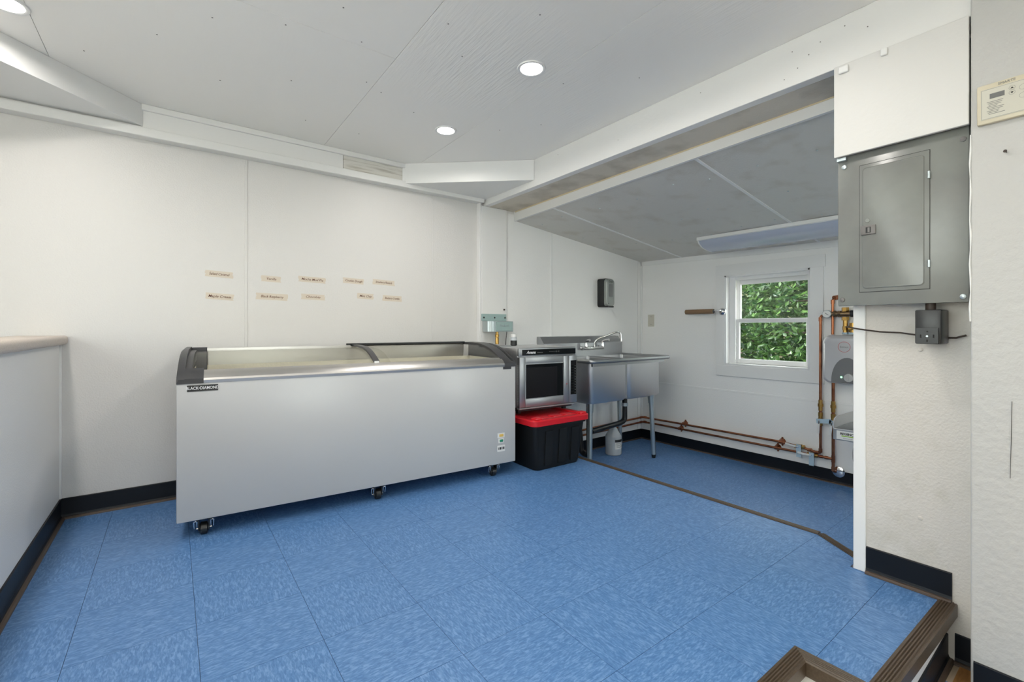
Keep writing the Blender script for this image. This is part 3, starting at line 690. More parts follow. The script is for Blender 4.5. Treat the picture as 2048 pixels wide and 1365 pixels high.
for i, (x, y, lean) in enumerate(((2.69, 2.555, -.01), (3.462, 2.545, .03), (2.70, 2.95, 0), (3.52, 2.96, .015))):
    bm = BM(); tube(bm, [(x, y, .335), (x + lean, y - abs(lean) * .3, AF + .035)], .0205, 14); lg = obj('leg', bm, 'galvanised', sk, 60)
    bm = BM(); tube(bm, [(x, y, .334), (x + lean * .1, y, .26)], [.030, .025], 14); obj('gusset', bm, 'galvanised', lg, 60)
    bm = BM(); lathe(bm, [(.012, 0), (.016, .004), (.019, .03), (.0195, .04)], (x + lean, y - abs(lean) * .3, AF + .001)); obj('foot', bm, 'black_plastic', lg, 50)
# drains
bm = BM(); tube(bm, rounded([(3.34, 2.74, .325), (3.34, 2.74, .09), (3.28, 2.74, .07), (2.90, 2.74, .045)], .07), .024, 14); dp = obj('drain_pipe', bm, 'black_plastic', sk, 60)
bm = BM(); tube(bm, [(3.34, 2.74, .25), (3.34, 2.74, .22)], .031, 14); obj('slip_nut', bm, 'galvanised', dp, 60)
bm = BM(); tube(bm, rounded([(2.87, 2.74, .325), (2.87, 2.74, -.08), (2.87, 2.74, -.16), (2.875, 2.84, -.16), (2.878, 2.86, .05), (2.88, 3.075, .06)], .06), .024, 14); dp2 = obj('drain_pipe', bm, 'black_plastic', sk, 60)
bm = BM(); tube(bm, [(2.87, 2.74, .20), (2.87, 2.74, .17)], .031, 14); obj('slip_nut', bm, 'galvanised', dp2, 60)
# faucet (part of the sink)
fy = 2.984; fzv = .752
bm = BM(); tube(bm, [(3.03, 2.935, fzv), (3.26, 2.935, fzv)], .014, 12); box(bm, 3.02, 3.27, 2.922, 2.948, fzv - .012, fzv + .004, .006)
fc = obj('faucet', bm, 'chrome', sk, 50)
for x in (3.035, 3.255):
    bm = BM(); tube(bm, [(x, fy, fzv), (x, 2.935, fzv)], .013, 12); lathe(bm, [(.02, 0), (.016, .006)], (x, fy + .001, fzv), (0, -1, 0)); obj('shank', bm, 'chrome', fc, 50)
    bm = BM(); lathe(bm, [(.015, 0), (.017, .02), (.013, .045), (.011, .06)], (x, 2.935, fzv)); obj('valve_body', bm, 'chrome', fc, 50)
    s = -1 if x < 3.1 else 1
    bm = BM(); tube(bm, [(x, 2.935, fzv + .058), (x + s * .012, 2.91, fzv + .07), (x + s * .02, 2.87, fzv + .076)], [.011, .010, .012], 10); obj('lever', bm, 'chrome', fc, 60)
bm = BM(); tube(bm, rounded([(3.145, 2.935, fzv), (3.145, 2.935, fzv + .055), (3.17, 2.905, fzv + .088), (3.30, 2.80, fzv + .15), (3.335, 2.785, fzv + .145), (3.337, 2.783, fzv + .075)], .05, 7), .0085, 12); obj('spout', bm, 'chrome', fc, 60)
bm = BM(); tube(bm, [(3.337, 2.783, fzv + .09), (3.337, 2.783, fzv + .062)], .0115, 12); obj('aerator', bm, 'chrome', fc, 60)
# jug and bottle below the sink
def jug(x, y, rad, h, label, full):
    j = thing('plastic_jug', label, 'jug', (x, y, AF))
    bm = BM(); lathe(bm, [(rad * .9, 0), (rad, .008), (rad, h * .58), (rad * .97, h * .61), (rad * .30, h * .9), (rad * .27, h * .95)], (x, y, AF + .001), seg=28); b = obj('body', bm, 'jug_plastic', j, 40)
    bm = BM(); lathe(bm, [(rad * .3, h * .94), (rad * .3, h)], (x, y, AF + .001)); obj('cap', bm, 'cap_white', j, 40)
    if full:
        def arc(r, a0, a1, z0, z1):
            bm = BM(); n = 10
            P = [(x + r * math.cos(R(a0 + (a1 - a0) * i / n)), y + r * math.sin(R(a0 + (a1 - a0) * i / n))) for i in range(n + 1)]
            A = [bm.verts.new((*p, AF + z0)) for p in P]; B = [bm.verts.new((*p, AF + z1)) for p in P]
            for i in range(n): bm.faces.new((A[i], A[i + 1], B[i + 1], B[i]))
            return bm
        lb = obj('label', arc(rad + .001, 232, 318, h * .22, h * .52), 'label_white', b, 60)
        obj('label_band', arc(rad + .0014, 232, 318, h * .44, h * .525), 'print_black', lb, 60)
        for k in range(5): obj('print_line', arc(rad + .0015, 240 + k, 300 - 7 * (k % 3), h * (.40 - k * .032), h * (.40 - k * .032) + .003), 'print_grey', lb, 60)
    else:
        bm = BM(); tube(bm, rounded([(x - rad * .2, y - rad * .5, AF + h * .82), (x - rad * .9, y - rad * .6, AF + h * .8), (x - rad * .9, y - rad * .6, AF + h * .55)], .02), .008, 8); obj('handle', bm, 'jug_plastic', b, 60)
jug(3.30, 2.84, .074, .285, 'translucent gallon jug with black and white label under the sink', True)
jug(2.786, 2.93, .05, .25, 'plain white plastic jug tucked behind the black drain pipe', False)

# ================================================================== ALCOVE WALL FITTINGS
sd = thing('soap_dispenser', 'black and silver wall soap dispenser mounted above the sink', 'soap dispenser', (3.41, 3.02, 1.15))
bm = BM(); loft(bm, [[(x, y, z) for x, z in rrect(3.345, 3.475, 1.142, 1.42, .025)] for y in (3.082, 3.0)]); obj('back_body', bm, 'black_plastic', sd, 40)
bm = BM(); loft(bm, [[(x, y, z) for x, z in rrect(3.35 + d, 3.47 - d, 1.146 + d, 1.416 - d, .03)] for y, d in ((3.0, 0), (2.978, .002), (2.968, .008))]); fcv = obj('front_cover', bm, 'dispenser_silver', sd, 40)
obj('viewing_window', loft(BM(), [[(x, y, z) for x, z in rrect(3.385, 3.44, 1.24, 1.365, .012)] for y in (2.969, 2.966)]), 'heater_dark', fcv)
obj('brand_lettering', text_bm('Gojo', .03, (3.412, 2.9665, 1.388), (1, 0, 0), (0, 0, 1)), 'print_black', fcv)
bm = BM(); lathe(bm, [(.005, 0), (.005, .002)], (3.38, 2.9685, 1.175), (0, -1, 0), 8); obj('key_hole', bm, 'print_black', fcv)
obj('push_bar', bx(3.365, 3.455, 2.966, 3.0, 1.138, 1.152, .004), 'black_plastic', sd)
wp_ = thing('wall_plate', 'small cream blank cover plate with two screws beside the alcove corner', 'wall plate', (XW, 2.955, .95))
pl = obj('plate', bx(XW - .005, XW, 2.918, 2.995, .953, 1.078, .002), 'cream_face', wp_)
for z in (.975, 1.056):
    bm = BM(); lathe(bm, [(.004, 0), (.003, .002)], (XW - .005, 2.956, z), (-1, 0, 0), 8); obj('screw', bm, 'print_grey', pl)
ph = thing('towel_roll_holder', 'brown empty cardboard roll on a chrome wall holder left of the window', 'towel holder', (3.97, 2.35, 1.06))
bm = BM(); tube(bm, [(3.945, 2.50, 1.09), (3.945, 2.222, 1.09)], .022, 20); rt_ = obj('cardboard_tube', bm, 'cardboard', ph, 60)
bm = BM(); tube(bm, [(3.945, 2.2225, 1.09), (3.945, 2.2205, 1.09)], .019, 16); obj('tube_end', bm, 'print_black', rt_)
bm = BM(); tube(bm, rounded([(3.945, 2.51, 1.09), (3.945, 2.17, 1.096), (4.0, 2.165, 1.096), (4.012, 2.165, 1.096)], .02), .006, 10); obj('rod', bm, 'chrome', ph, 60)
bm = BM(); lathe(bm, [(.034, 0), (.033, .006), (.024, .016), (.010, .022)], (XW - .018, 2.175, 1.088), (-1, 0, 0), 24); obj('mounting_disc', bm, 'chrome', ph, 50)

# ---- copper pipes
PX = 3.992; PR = .0095
def fitting(bm, p, d, l=.03, r=.0125):
    p = Vector(p); d = Vector(d).normalized(); tube(bm, [p - d * l / 2, p + d * l / 2], r, 12)
def bell(parent, x, y, z, wall):
    """bell hanger: flange on wall with dome"""
    d = Vector(wall); bm = BM(); b0 = Vector((x, y, z))
    base_ = b0 - d * (.036 if abs(d.x) else .044)
    lathe(bm, [(.026, 0), (.024, .006), (.014, .022), (.0135, .036)], base_, d, 14)
    side = Vector((0, 1, 0)) if abs(d.x) else Vector((1, 0, 0))
    tube(bm, [b0 - side * .011, b0 + side * .011], .0145, 14)
    for s in (-1, 1): lathe(bm, [(.008, 0), (.008, .004)], base_ + Vector((0, 0, s * .028)), d, 8)
    obj('bell_hanger', bm, 'copper', parent, 50)
def ball_valve(parent, p, d, lever, tagdir):
    """p centre, d pipe direction"""
    p = Vector(p); d = Vector(d).normalized(); bm = BM()
    for off, l, r in ((-.028, .018, .0145), (0, .034, .0185), (.028, .018, .0145)): tube(bm, [p + d * (off - l / 2), p + d * (off + l / 2)], r, 10)
    v = obj('ball_valve', bm, 'brass', parent, 40)
    n = Vector((-1, 0, 0)); bm = BM(); tube(bm, [p + n * .016, p + n * .03], .006, 8); q = p + n * .031
    s = Vector(lever).normalized(); tube(bm, [q, q + s * .022], .005, 8); obj('stem', bm, 'chrome', v)
    bm = BM(); M = Matrix.Translation(q + s * .055) @ Matrix(((n.x, s.x, n.cross(s).x, 0), (n.y, s.y, n.cross(s).y, 0), (n.z, s.z, n.cross(s).z, 0), (0, 0, 0, 1)))
    box(bm, -.003, .004, -.04, .04, -.008, .008, .002, 1, M); obj('lever', bm, 'label_white', v)
    bm = BM(); t_ = Vector(tagdir).normalized(); M = Matrix.Translation(p + n * .022 + t_ * .03) @ Matrix(((n.x, t_.x, n.cross(t_).x, 0), (n.y, t_.y, n.cross(t_).y, 0), (n.z, t_.z, n.cross(t_).z, 0), (0, 0, 0, 1)))
    box(bm, -.0008, .0008, -.05, .05, -.017, .017, 0, 1, M); obj('paper_tag', bm, 'tag_blue', v)
cl_ = thing('copper_pipe', 'upper copper water pipe along the alcove wall rising beside the window to the gauge', 'pipe', (PX, 1.4, 0))
bm = BM(); tube(bm, rounded([(2.85, 3.035, -.028), (3.99, 3.035, -.006), (PX, 2.9, -.004), (PX, 1.68, .006), (PX, 1.50, -.008), (PX, 1.386, -.028), (PX, 1.386, 1.03), (PX, 1.34, 1.042)], .02, 4), PR, 12); pipe1 = obj('run', bm, 'copper', cl_, 60)
bm = BM(); fitting(bm, (PX, 1.386, -.004), (0, 0, 1)); fitting(bm, (PX, 1.412, -.024), (0, 1, -.15)); fitting(bm, (PX, 1.386, 1.005), (0, 0, 1)); fitting(bm, (3.965, 3.035, -.006), (1, 0, 0)); fitting(bm, (PX, 3.005, -.004), (0, 1, 0)); fitting(bm, (PX, 1.46, -.015), (0, 1, -.12)); obj('fittings', bm, 'copper', cl_, 60)
for y in (2.555, 1.672): bell(cl_, PX, y, .004, (-1, 0, 0))
bell(cl_, 3.69, 3.036, -.012, (0, -1, 0))
ball_valve(cl_, (PX, 1.53, -.004), (0, 1, -.1), (0, 1, .13), (0, 0, -1))
ball_valve(cl_, (PX, 1.386, .225), (0, 0, 1), (0, .05, -1), (0, -1, .12))
bm = BM()
for z, r, l in ((.345, .019, .022), (.318, .0145, .03), (.37, .0145, .03), (.275, .016, .028)): tube(bm, [(PX, 1.386, z - l / 2), (PX, 1.386, z + l / 2)], r, 8)
obj('brass_union', bm, 'brass', cl_, 40)
c2_ = thing('copper_pipe', 'lower copper water pipe along the alcove wall dropping into a chrome escutcheon', 'pipe', (PX, 1.3, -.1))
bm = BM(); tube(bm, rounded([(2.85, 3.035, -.078), (3.99, 3.035, -.056), (PX, 2.9, -.052), (PX, 1.30, -.05)], .02, 4), PR, 12); obj('run', bm, 'copper', c2_, 60)
bm = BM(); tube(bm, rounded([(PX, 1.302, .53), (PX, 1.302, -.145), (XW, 1.285, -.147)], .02, 4), PR + .001, 12); obj('riser', bm, 'copper', c2_, 60)
bm = BM(); fitting(bm, (PX, 1.302, -.05), (0, 0, 1), .05); fitting(bm, (PX, 1.345, -.05), (0, 1, 0), .022); fitting(bm, (PX, 1.302, -.125), (0, 0, 1)); fitting(bm, (PX, 1.38, -.05), (0, 1, 0), .02); fitting(bm, (3.965, 3.035, -.056), (1, 0, 0)); fitting(bm, (PX, 3.005, -.053), (0, 1, 0)); obj('fittings', bm, 'copper', c2_, 60)
for y in (2.60, 1.706): bell(c2_, PX, y, -.051, (-1, 0, 0))
bell(c2_, 3.625, 3.036, -.063, (0, -1, 0))
ball_valve(c2_, (PX, 1.44, -.05), (0, 1, 0), (0, 1, .05), (0, 0, -1))
ball_valve(c2_, (PX, 1.302, .225), (0, 0, 1), (0, .1, -1), (0, -1, -.05))
bm = BM()
for z, r, l in ((.345, .019, .022), (.318, .0145, .03), (.37, .0145, .03), (.275, .016, .028)): tube(bm, [(PX, 1.302, z - l / 2), (PX, 1.302, z + l / 2)], r, 8)
obj('brass_union', bm, 'brass', c2_, 40)
bm = BM(); lathe(bm, [(.042, 0), (.040, .008), (.022, .016)], (XW - .006, 1.275, -.146), (-1, 0, 0), 24); obj('escutcheon', bm, 'chrome', c2_, 50)
# mixing valve with gauge
mv = thing('mixing_valve', 'bronze mixing valve with round pressure gauge and black knob above the water heater', 'valve', (PX, 1.25, 1.0))
bm = BM(); tube(bm, [(PX, 1.33, 1.044), (PX, 1.185, 1.044)], .019, 14); lathe(bm, [(.024, 0), (.024, .018)], (PX, 1.30, 1.044), (0, -1, 0), 8); lathe(bm, [(.024, 0), (.024, .018)], (PX, 1.27, 1.044), (0, -1, 0), 8); obj('body', bm, 'bronze', mv, 40)
bm = BM(); tube(bm, [(PX, 1.225, 1.09), (PX, 1.225, 1.06)], .024, 6); tube(bm, [(PX, 1.225, 1.02), (PX, 1.225, .995)], .024, 6); tube(bm, [(PX, 1.225, 1.0), (PX, 1.225, .895)], .015, 12); tube(bm, [(PX, 1.225, .95), (PX, 1.225, .925)], .019, 6); obj('brass_tail', bm, 'brass', mv, 40)
bm = BM(); tube(bm, [(PX, 1.19, 1.044), (PX, 1.115, 1.044)], .026, 14); obj('knob', bm, 'black_plastic', mv, 40)
bm = BM(); tube(bm, [(PX, 1.20, .93), (PX, 1.13, .94)], .026, 12); tube(bm, [(PX, 1.175, .975), (PX, 1.175, .895)], .024, 12); tube(bm, [(PX, 1.13, .94), (PX, 1.10, .94)], .02, 8); obj('relief_valve', bm, 'brass', mv, 40)
bm = BM(); tube(bm, [(PX, 1.175, .905), (PX, 1.175, .892)], .03, 12); tube(bm, [(PX, 1.225, .905), (PX, 1.225, .892)], .02, 12); obj('collar', bm, 'tag_blue', mv, 40)
bm = BM(); lathe(bm, [(.030, 0), (.030, .02), (.027, .022)], (PX, 1.338, 1.044), (-1, 0, 0), 24); gg = obj('gauge', bm, 'galvanised', mv, 40)
bm = BM(); lathe(bm, [(.0262, 0), (.0262, .001)], (PX - .022, 1.338, 1.044), (-1, 0, 0), 24); dl = obj('dial', bm, 'label_white', gg)
bm = BM(); tube(bm, [(PX - .0235, 1.348, 1.052), (PX - .0235, 1.326, 1.036)], .0015, 6); obj('needle', bm, 'print_black', gg)
bm = BM(); tube(bm, rounded([(PX, 1.305, .889), (PX, 1.305, 1.155), (XW - .002, 1.285, 1.17)], .02, 4), PR, 12); tube(bm, [(PX, 1.305, 1.12), (PX, 1.305, 1.15)], .0125, 12); tube(bm, [(PX + .01, 1.30, 1.165), (XW - .001, 1.285, 1.17)], .018, 10); obj('copper_riser', bm, 'copper', mv, 60)
# water heater
wh = thing('water_heater', 'small grey electric water heater with green light hung right of the window', 'water heater', (3.96, 1.19, .525))
hy0, hy1, hz0, hz1 = 1.02, 1.352, .527, .885
bm = BM(); loft(bm, [[(x, y, z) for y, z in rrect(hy0 + d, hy1 - d, hz0 + d * .6, hz1 - d, .05)] for x, d in ((XW - .001, .004), (3.96, 0), (3.925, .006), (3.905, .025))]); hb = obj('casing', bm, 'heater_grey', wh, 40)
pts = [(hy0 + .01 + .0, hz0 + .004)]
arch = [(1.186 + .10 * math.cos(R(a)), hz0 + .01 + .185 * math.sin(R(a)) ** .9) for a in range(0, 181, 10)]
bm = BM(); loft(bm, [[(x, y, z) for y, z in arch] for x in (3.93, 3.9025)]); hp = obj('control_panel', bm, 'heater_dark', wh, 30)
bm = BM(); lathe(bm, [(.030, 0), (.028, .014)], (3.9025, 1.175, .578), (-1, 0, 0), 24); kn = obj('knob', bm, 'knob_grey', hp, 40)
bm = BM(); box(bm, 3.882, 3.889, 1.172, 1.178, .555, .602); obj('knob_grip', bm, 'knob_grey', kn)
bm = BM(); lathe(bm, [(.007, 0), (.006, .003)], (3.9025, 1.222, .58), (-1, 0, 0), 12); obj('indicator_lamp', bm, 'led_green', hp)
bm = BM()
for k in range(32):
    a0, a1 = 2 * math.pi * k / 32, 2 * math.pi * (k + 1) / 32; q = [bm.verts.new((3.9035, 1.205 + r * math.cos(a), .80 + r * math.sin(a))) for r, a in ((.036, a0), (.036, a1), (.0385, a1), (.0385, a0))]; bm.faces.new(q)
obj('logo_ring', bm, 'print_red', hb)
obj('logo_lettering', text_bm('Eemax', .02, (3.9038, 1.205, .80), (0, -1, 0), (0, 0, 1)), 'print_grey', hb)
# hand sink behind the post
hs_ = thing('hand_sink', 'stainless wall hand sink with white sticker partly behind the white post end', 'hand sink', (3.8, .95, .2))
HX0, HX1, HY0, HY1, HZ = 3.55, XW, .70, 1.16, .268
bm = BM(); box(bm, HX0, HX0 + .012, HY0, HY1, HZ - .075, HZ, .003); box(bm, HX0 + .012, HX1, HY1 - .012, HY1, HZ - .075, HZ); box(bm, HX0 + .012, HX1, HY0, HY0 + .012, HZ - .075, HZ); box(bm, HX0 + .012, HX1, HY0 + .012, HY1 - .012, HZ - .075, HZ - .06)
ba = obj('basin', bm, 'stainless', hs_)
sp = [(HX0 + .002, HZ - .01), (HX0 + .004, HZ + .04), (HX0 + .02, HZ + .062), (HX0 + .05, HZ + .072), (HX1, HZ + .072), (HX1, HZ - .01)]
obj('side_splash', prism(BM(), sp, 'y', HY1 - .006, HY1), 'stainless_side', hs_)
sk_ = obj('sticker', bx(HX0 - .0008, HX0, HY0 + .05, HY1 - .022, HZ - .068, HZ - .012), 'label_white', ba)
obj('sticker_lettering', text_bm('REGENCY', .020, (HX0 - .001, HY1 - .085, HZ - .030), (0, -1, 0), (0, 0, 1), bold=.0008, sx=.95), 'print_black', sk_)
obj('sticker_swoosh', bx(HX0 - .0012, HX0 - .0006, HY1 - .125, HY1 - .05, HZ - .047, HZ - .041), 'print_green', sk_)
obj('sticker_subtitle', text_bm('SPACE SAVER', .009, (HX0 - .001, HY1 - .085, HZ - .058), (0, -1, 0), (0, 0, 1)), 'print_grey', sk_)
bm = BM(); lathe(bm, [(.016, 0), (.016, .0006)], (HX0 - .0006, HY1 - .165, HZ - .04), (-1, 0, 0), 20); obj('certification_mark', bm, 'print_grey', sk_)
bm = BM(); tube(bm, rounded([(3.66, 1.06, HZ - .07), (3.66, 1.075, .10), (3.68, 1.075, .02), (3.74, 1.03, -.10), (3.9, .95, -.17)], .06, 6), .009, 10); obj('hose', bm, 'hose_grey', hs_, 60)
# waste bin hidden behind the post end
wbn = thing('waste_bin', 'black round waste bin mostly hidden behind the white post end', 'bin', (2.585, .58, AF))
bm = BM(); lathe(bm, [(.115, 0), (.13, .01), (.155, .33), (.16, .335), (.16, .345), (.15, .345), (.12, .02)], (2.585, .58, AF + .001), seg=28); obj('bin_body', bm, 'bin_black', wbn, 40)

# ================================================================== ELECTRICAL PANEL
ep = thing('electrical_panel', 'grey metal electrical panel with hinged door on the partition wall', 'electrical panel', (2.08, .467, 1.02))
PY0, PY1, PZ0, PZ1 = .290, .647, 1.022, 1.60
obj('box', bx(2.044, 2.137, PY0 + .008, PY1 - .006, PZ0 + .006, PZ1), 'panel_edge', ep)
obj('front_cover', bx(2.030, 2.044, PY0, PY1, PZ0, PZ1, .004), 'panel_grey', ep, 40)
bm = BM(); box(bm, 2.0275, 2.031, .3845, .578, 1.071, 1.536, .0012); dr = obj('door', bm, 'panel_grey', ep, 40)
obj('door_gap', bx(2.0292, 2.0302, .3832, .5793, 1.0695, 1.5375), 'print_black', ep)
bm = BM(); loft(bm, [[(x, y, z) for y, z in rrect(.397 + d, .569 - d, 1.083 + d, 1.524 - d, .01)] for x, d in ((2.0275, 0), (2.024, .003))]); obj('raised_field', bm, 'panel_grey', dr, 40)
bm = BM(); box(bm, 2.019, 2.0275, .528, .573, 1.278, 1.312, .003); la = obj('latch', bm, 'latch_grey', dr, 40)
obj('latch_pull', bx(2.0185, 2.0195, .542, .557, 1.284, 1.305), 'print_black', la)
obj('latch_thumb', bx(2.017, 2.019, .545, .551, 1.286, 1.303), 'latch_grey', la)
for z in (1.155, 1.452):
    bm = BM(); tube(bm, [(2.026, .386, z - .012), (2.026, .386, z + .012)], .004, 10); obj('hinge', bm, 'galvanised', dr, 60)
bm = BM(); lathe(bm, [(.008, 0), (.007, .002)], (2.024, .553, 1.33), (-1, 0, 0), 16); obj('knockout', bm, 'panel_grey', dr)
for y, z, m in ((.632, 1.045, 'latch_grey'), (.304, 1.04, 'galvanised'), (.626, 1.545, 'galvanised'), (.304, 1.545, 'latch_grey')):
    bm = BM(); lathe(bm, [(.0085, 0), (.008, .003), (.003, .005)], (2.030, y, z), (-1, 0, 0), 14); obj('screw', bm, m, ep, 50)
obj('corner_clip', bx(2.012, 2.03, .615, .645, 1.566, 1.578, .001), 'galvanised', ep)
cb = tag(obj('cover_board', bx(2.000, 2.014, .287, .650, 1.580, 1.921, .002), 'board_white'), 'blank white board covering the wiring above the grey electrical panel', 'board')
for y, z, s in ((.622, 1.898, .02), (.50, 1.905, .012)):
    bm = BM(); box(bm, 1.990, 2.0, y - s, y + s * .6, z - .012, z + .014, .004, 2); obj('torn_tab', bm, 'clean_white', cb)
# wiring behind the gap, with a dark block as the hollow's shade
for i, (y, c) in enumerate(((.34, 'print_red'), (.40, 'print_black'), (.46, 'print_black'), (.53, 'print_grey'))):
    bm = BM(); tube(bm, [(2.09, y, 1.6), (2.085, y + .02, 1.75), (2.09, y - .01, 1.9)], .006, 8); obj('wire', bm, c, ep)
obj('hollow_shade', bx(2.08, 2.13, .30, .64, 1.6, 1.9), 'dark_void', ep)
# outlet box below panel
ob = thing('outlet_box', 'black surface-mounted power outlet box hanging under the grey electrical panel', 'outlet', (2.06, .38, .885))
bm = BM(); box(bm, 2.008, 2.115, .352, .418, .886, 1.0, .004); bo = obj('box', bm, 'black_plastic', ob, 40)
obj('face_plate', bx(2.003, 2.0085, .358, .415, .887, .94, .001), 'black_plastic', ob)
for y, z, w, h in ((.402, .912, .0035, .011), (.370, .912, .0035, .011), (.386, .897, .004, .008), (.386, .927, .005, .004)):
    obj('socket_slot', bx(2.0022, 2.0032, y - w / 2, y + w / 2, z - h / 2, z + h / 2), 'dark_void', bo)
bm = BM(); lathe(bm, [(.0035, 0), (.003, .0015)], (2.003, .386, .912), (-1, 0, 0), 10); obj('screw', bm, 'galvanised', bo)
bm = BM(); tube(bm, [(2.06, .388, 1.0), (2.06, .388, 1.024)], .014, 12); obj('nipple', bm, 'wire_brown', ob, 50)
bm = BM(); tube(bm, [(2.122, .65, .944), (2.118, .60, .934), (2.110, .54, .925), (2.108, .48, .922), (2.105, .43, .914)], .0028, 8)
tag(obj('loose_wire', bm, 'wire_brown', smooth=60), 'thin brown wire running from the white post end to the black outlet box', 'wire')
bm = BM(); tube(bm, [(2.110, .358, .906), (2.118, .335, .906), (2.122, .31, .915)], .0032, 8)
tag(obj('loose_wire', bm, 'wire_brown', smooth=60), 'short brown wire stub sticking out beyond the black outlet box', 'wire')
for y, z in ((.43, .862), (.43, .26)):
    bm = BM(); lathe(bm, [(.008, 0), (.007, .002), (.003, .003)], (2.137, y, z), (-1, 0, 0), 12); obj('screw', bm, 'old_paint', wp, 50)
# peeling bead of caulk along the thick wall edge
bm = BM(); pts = [(2.005, .2845 + .0012 * math.sin(i * 1.9), .96 + i * .045) for i in range(14)]; tube(bm, pts, [.0022 + .0008 * math.sin(i * 2.3) for i in range(14)], 8); obj('caulk_bead', bm, 'clean_white', wr, 60)
# thermostat
th = thing('thermostat', 'yellowed cream thermostat control panel with buttons on the rough white wall', 'thermostat', (2.0, .17, 1.56))
TY1, TY0, TZ0, TZ1 = .268, .05, 1.562, 1.682
obj('case', bx(1.988, 2.005, TY0, TY1, TZ0, TZ1, .004), 'cream_plastic', th, 40)
fcp = obj('face', bx(1.9868, 1.9885, TY0 + .02, TY1 - .009, TZ0 + .012, TZ1 - .016), 'cream_face', th)
obj('display', bx(1.9862, 1.987, .209, .240, TZ0 + .072, TZ0 + .087), 'lcd_grey', fcp)
obj('brand_lettering', text_bm('SMARTE', .010, (1.9876, .205, TZ1 - .009), (0, -1, 0), (0, 0, 1)), 'print_grey', th)
bm = BM()
for y0, y1, z0, z1 in ((TY1 - .011, TY1 - .0105, TZ0 + .014, TZ1 - .018), (TY0 + .02, TY1 - .011, TZ0 + .0138, TZ0 + .0143), (TY0 + .02, TY1 - .011, TZ1 - .0183, TZ1 - .0178)): box(bm, 1.9862, 1.9869, y0, y1, z0, z1)
obj('frame_line', bm, 'print_grey', fcp)
for i in range(9):
    y1 = .246 - .002 * (i % 3); obj('print_line', bx(1.9864, 1.9869, y1 - .034 + .004 * (i % 4), y1, TZ0 + .062 - i * .0046, TZ0 + .0636 - i * .0046), 'print_grey', fcp)
def ring(y, z, r, w):
    bm = BM()
    for k in range(24):
        a0, a1 = 2 * math.pi * k / 24, 2 * math.pi * (k + 1) / 24; bm.faces.new([bm.verts.new((1.9862, y + q * math.cos(a), z + q * math.sin(a))) for q, a in ((r - w, a0), (r - w, a1), (r, a1), (r, a0))])
    return bm
for y, z, s in ((.194, TZ0 + .088, 1), (.194, TZ0 + .074, -1)):
    b_ = obj('button', ring(y, z, .0066, .0006), 'print_grey', fcp)
    bm = BM(); bm.faces.new([bm.verts.new((1.9861, y + a, z + s * b)) for a, b in ((-.0035, -.0022), (.0035, -.0022), (0, .003))]); obj('arrow', bm, 'print_black', b_)
for y, z in ((.172, TZ0 + .082), (.172, TZ0 + .058)): obj('button', ring(y, z, .008, .0006), 'print_grey', fcp)
bm = BM(); lathe(bm, [(.0012, 0), (.0012, .012), (.0045, .0125), (.004, .014)], (2.005, .207, 1.467), (-1, .15, .1), 10); tag(obj('nail', bm, 'wire_brown'), 'black nail sticking out of the rough white wall below the thermostat', 'nail')
obj('crack', prism(BM(), [(.1965, .72), (.1955, .72), (.197, .60), (.199, .49), (.2, .49), (.198, .60)], 'x', 2.0035, 2.0052), 'print_black', wr)

# ================================================================== TAPE LABELS
TAPES = [('Salted Caramel', .216, 1.249, .136, .036, -2.5), ('Maple Cream', .218, 1.120, .136, .036, -3), ('Vanilla', .484, 1.239, .110, .036, -1.5), ('Black Raspberry', .489, 1.130, .172, .040, -1.5),
         ('Mocha Mud Pie', .721, 1.249, .165, .036, -2), ('Chocolate', .725, 1.138, .142, .036, -1.5), ('Cookie Dough', .985, 1.257, .14, .037, -2), ('Strawberry Rhubarb', 1.195, 1.259, .158, .036, -2),
         ('Mint Chip', 1.065, 1.157, .112, .038, -2), ('Blueberry Crumble', 1.257, 1.149, .142, .040, -2)]
WORD = {'Salted Caramel': 'salted caramel', 'Maple Cream': 'maple cream', 'Vanilla': 'vanilla', 'Black Raspberry': 'black raspberry', 'Mocha Mud Pie': 'mocha mud pie', 'Chocolate': 'chocolate',
        'Cookie Dough': 'cookie dough', 'Strawberry Rhubarb': 'strawberry rhubarb', 'Mint Chip': 'mint chip', 'Blueberry Crumble': 'blueberry crumble'}
TYW = XB - .004
for s, x, z, w, h, a in TAPES:
    t = thing('tape_label', 'strip of masking tape handwritten %s on the back wall' % WORD[s], 'tape label', (x, TYW, z - h / 2), group='masking tape flavour labels on the back wall')
    r = Vector((math.cos(R(a)), 0, math.sin(R(a)))); u = Vector((-math.sin(R(a)), 0, math.cos(R(a)))); c = Vector((x, TYW - .0006, z)); bm = BM()
    nn = 5; P = [(-w / 2 + random.uniform(-.003, .003), -h / 2 + h * i / nn) for i in range(nn + 1)] + [(w / 2 + random.uniform(-.004, .004), h / 2 - h * i / nn) for i in range(nn + 1)]
    A = [bm.verts.new(c + r * p + u * q) for p, q in P]; B = [bm.verts.new(c + r * p + u * q + Vector((0, .0006, 0))) for p, q in P]
    bm.faces.new(A); k = len(A)
    for i in range(k): bm.faces.new((A[i], A[(i + 1) % k], B[(i + 1) % k], B[i]))
    bmesh.ops.recalc_face_normals(bm, faces=bm.faces)
    obj('tape', bm, 'tape_cream', t)
    sz = .021; sxx = min(1.0, (w * .86) / (len(s) * sz * .52))
    obj('handwriting', text_bm(s, sz, c - Vector((0, .0004, 0)), r, u, shear=.25, sx=sxx, bold=.0001), 'ink_brown', t)

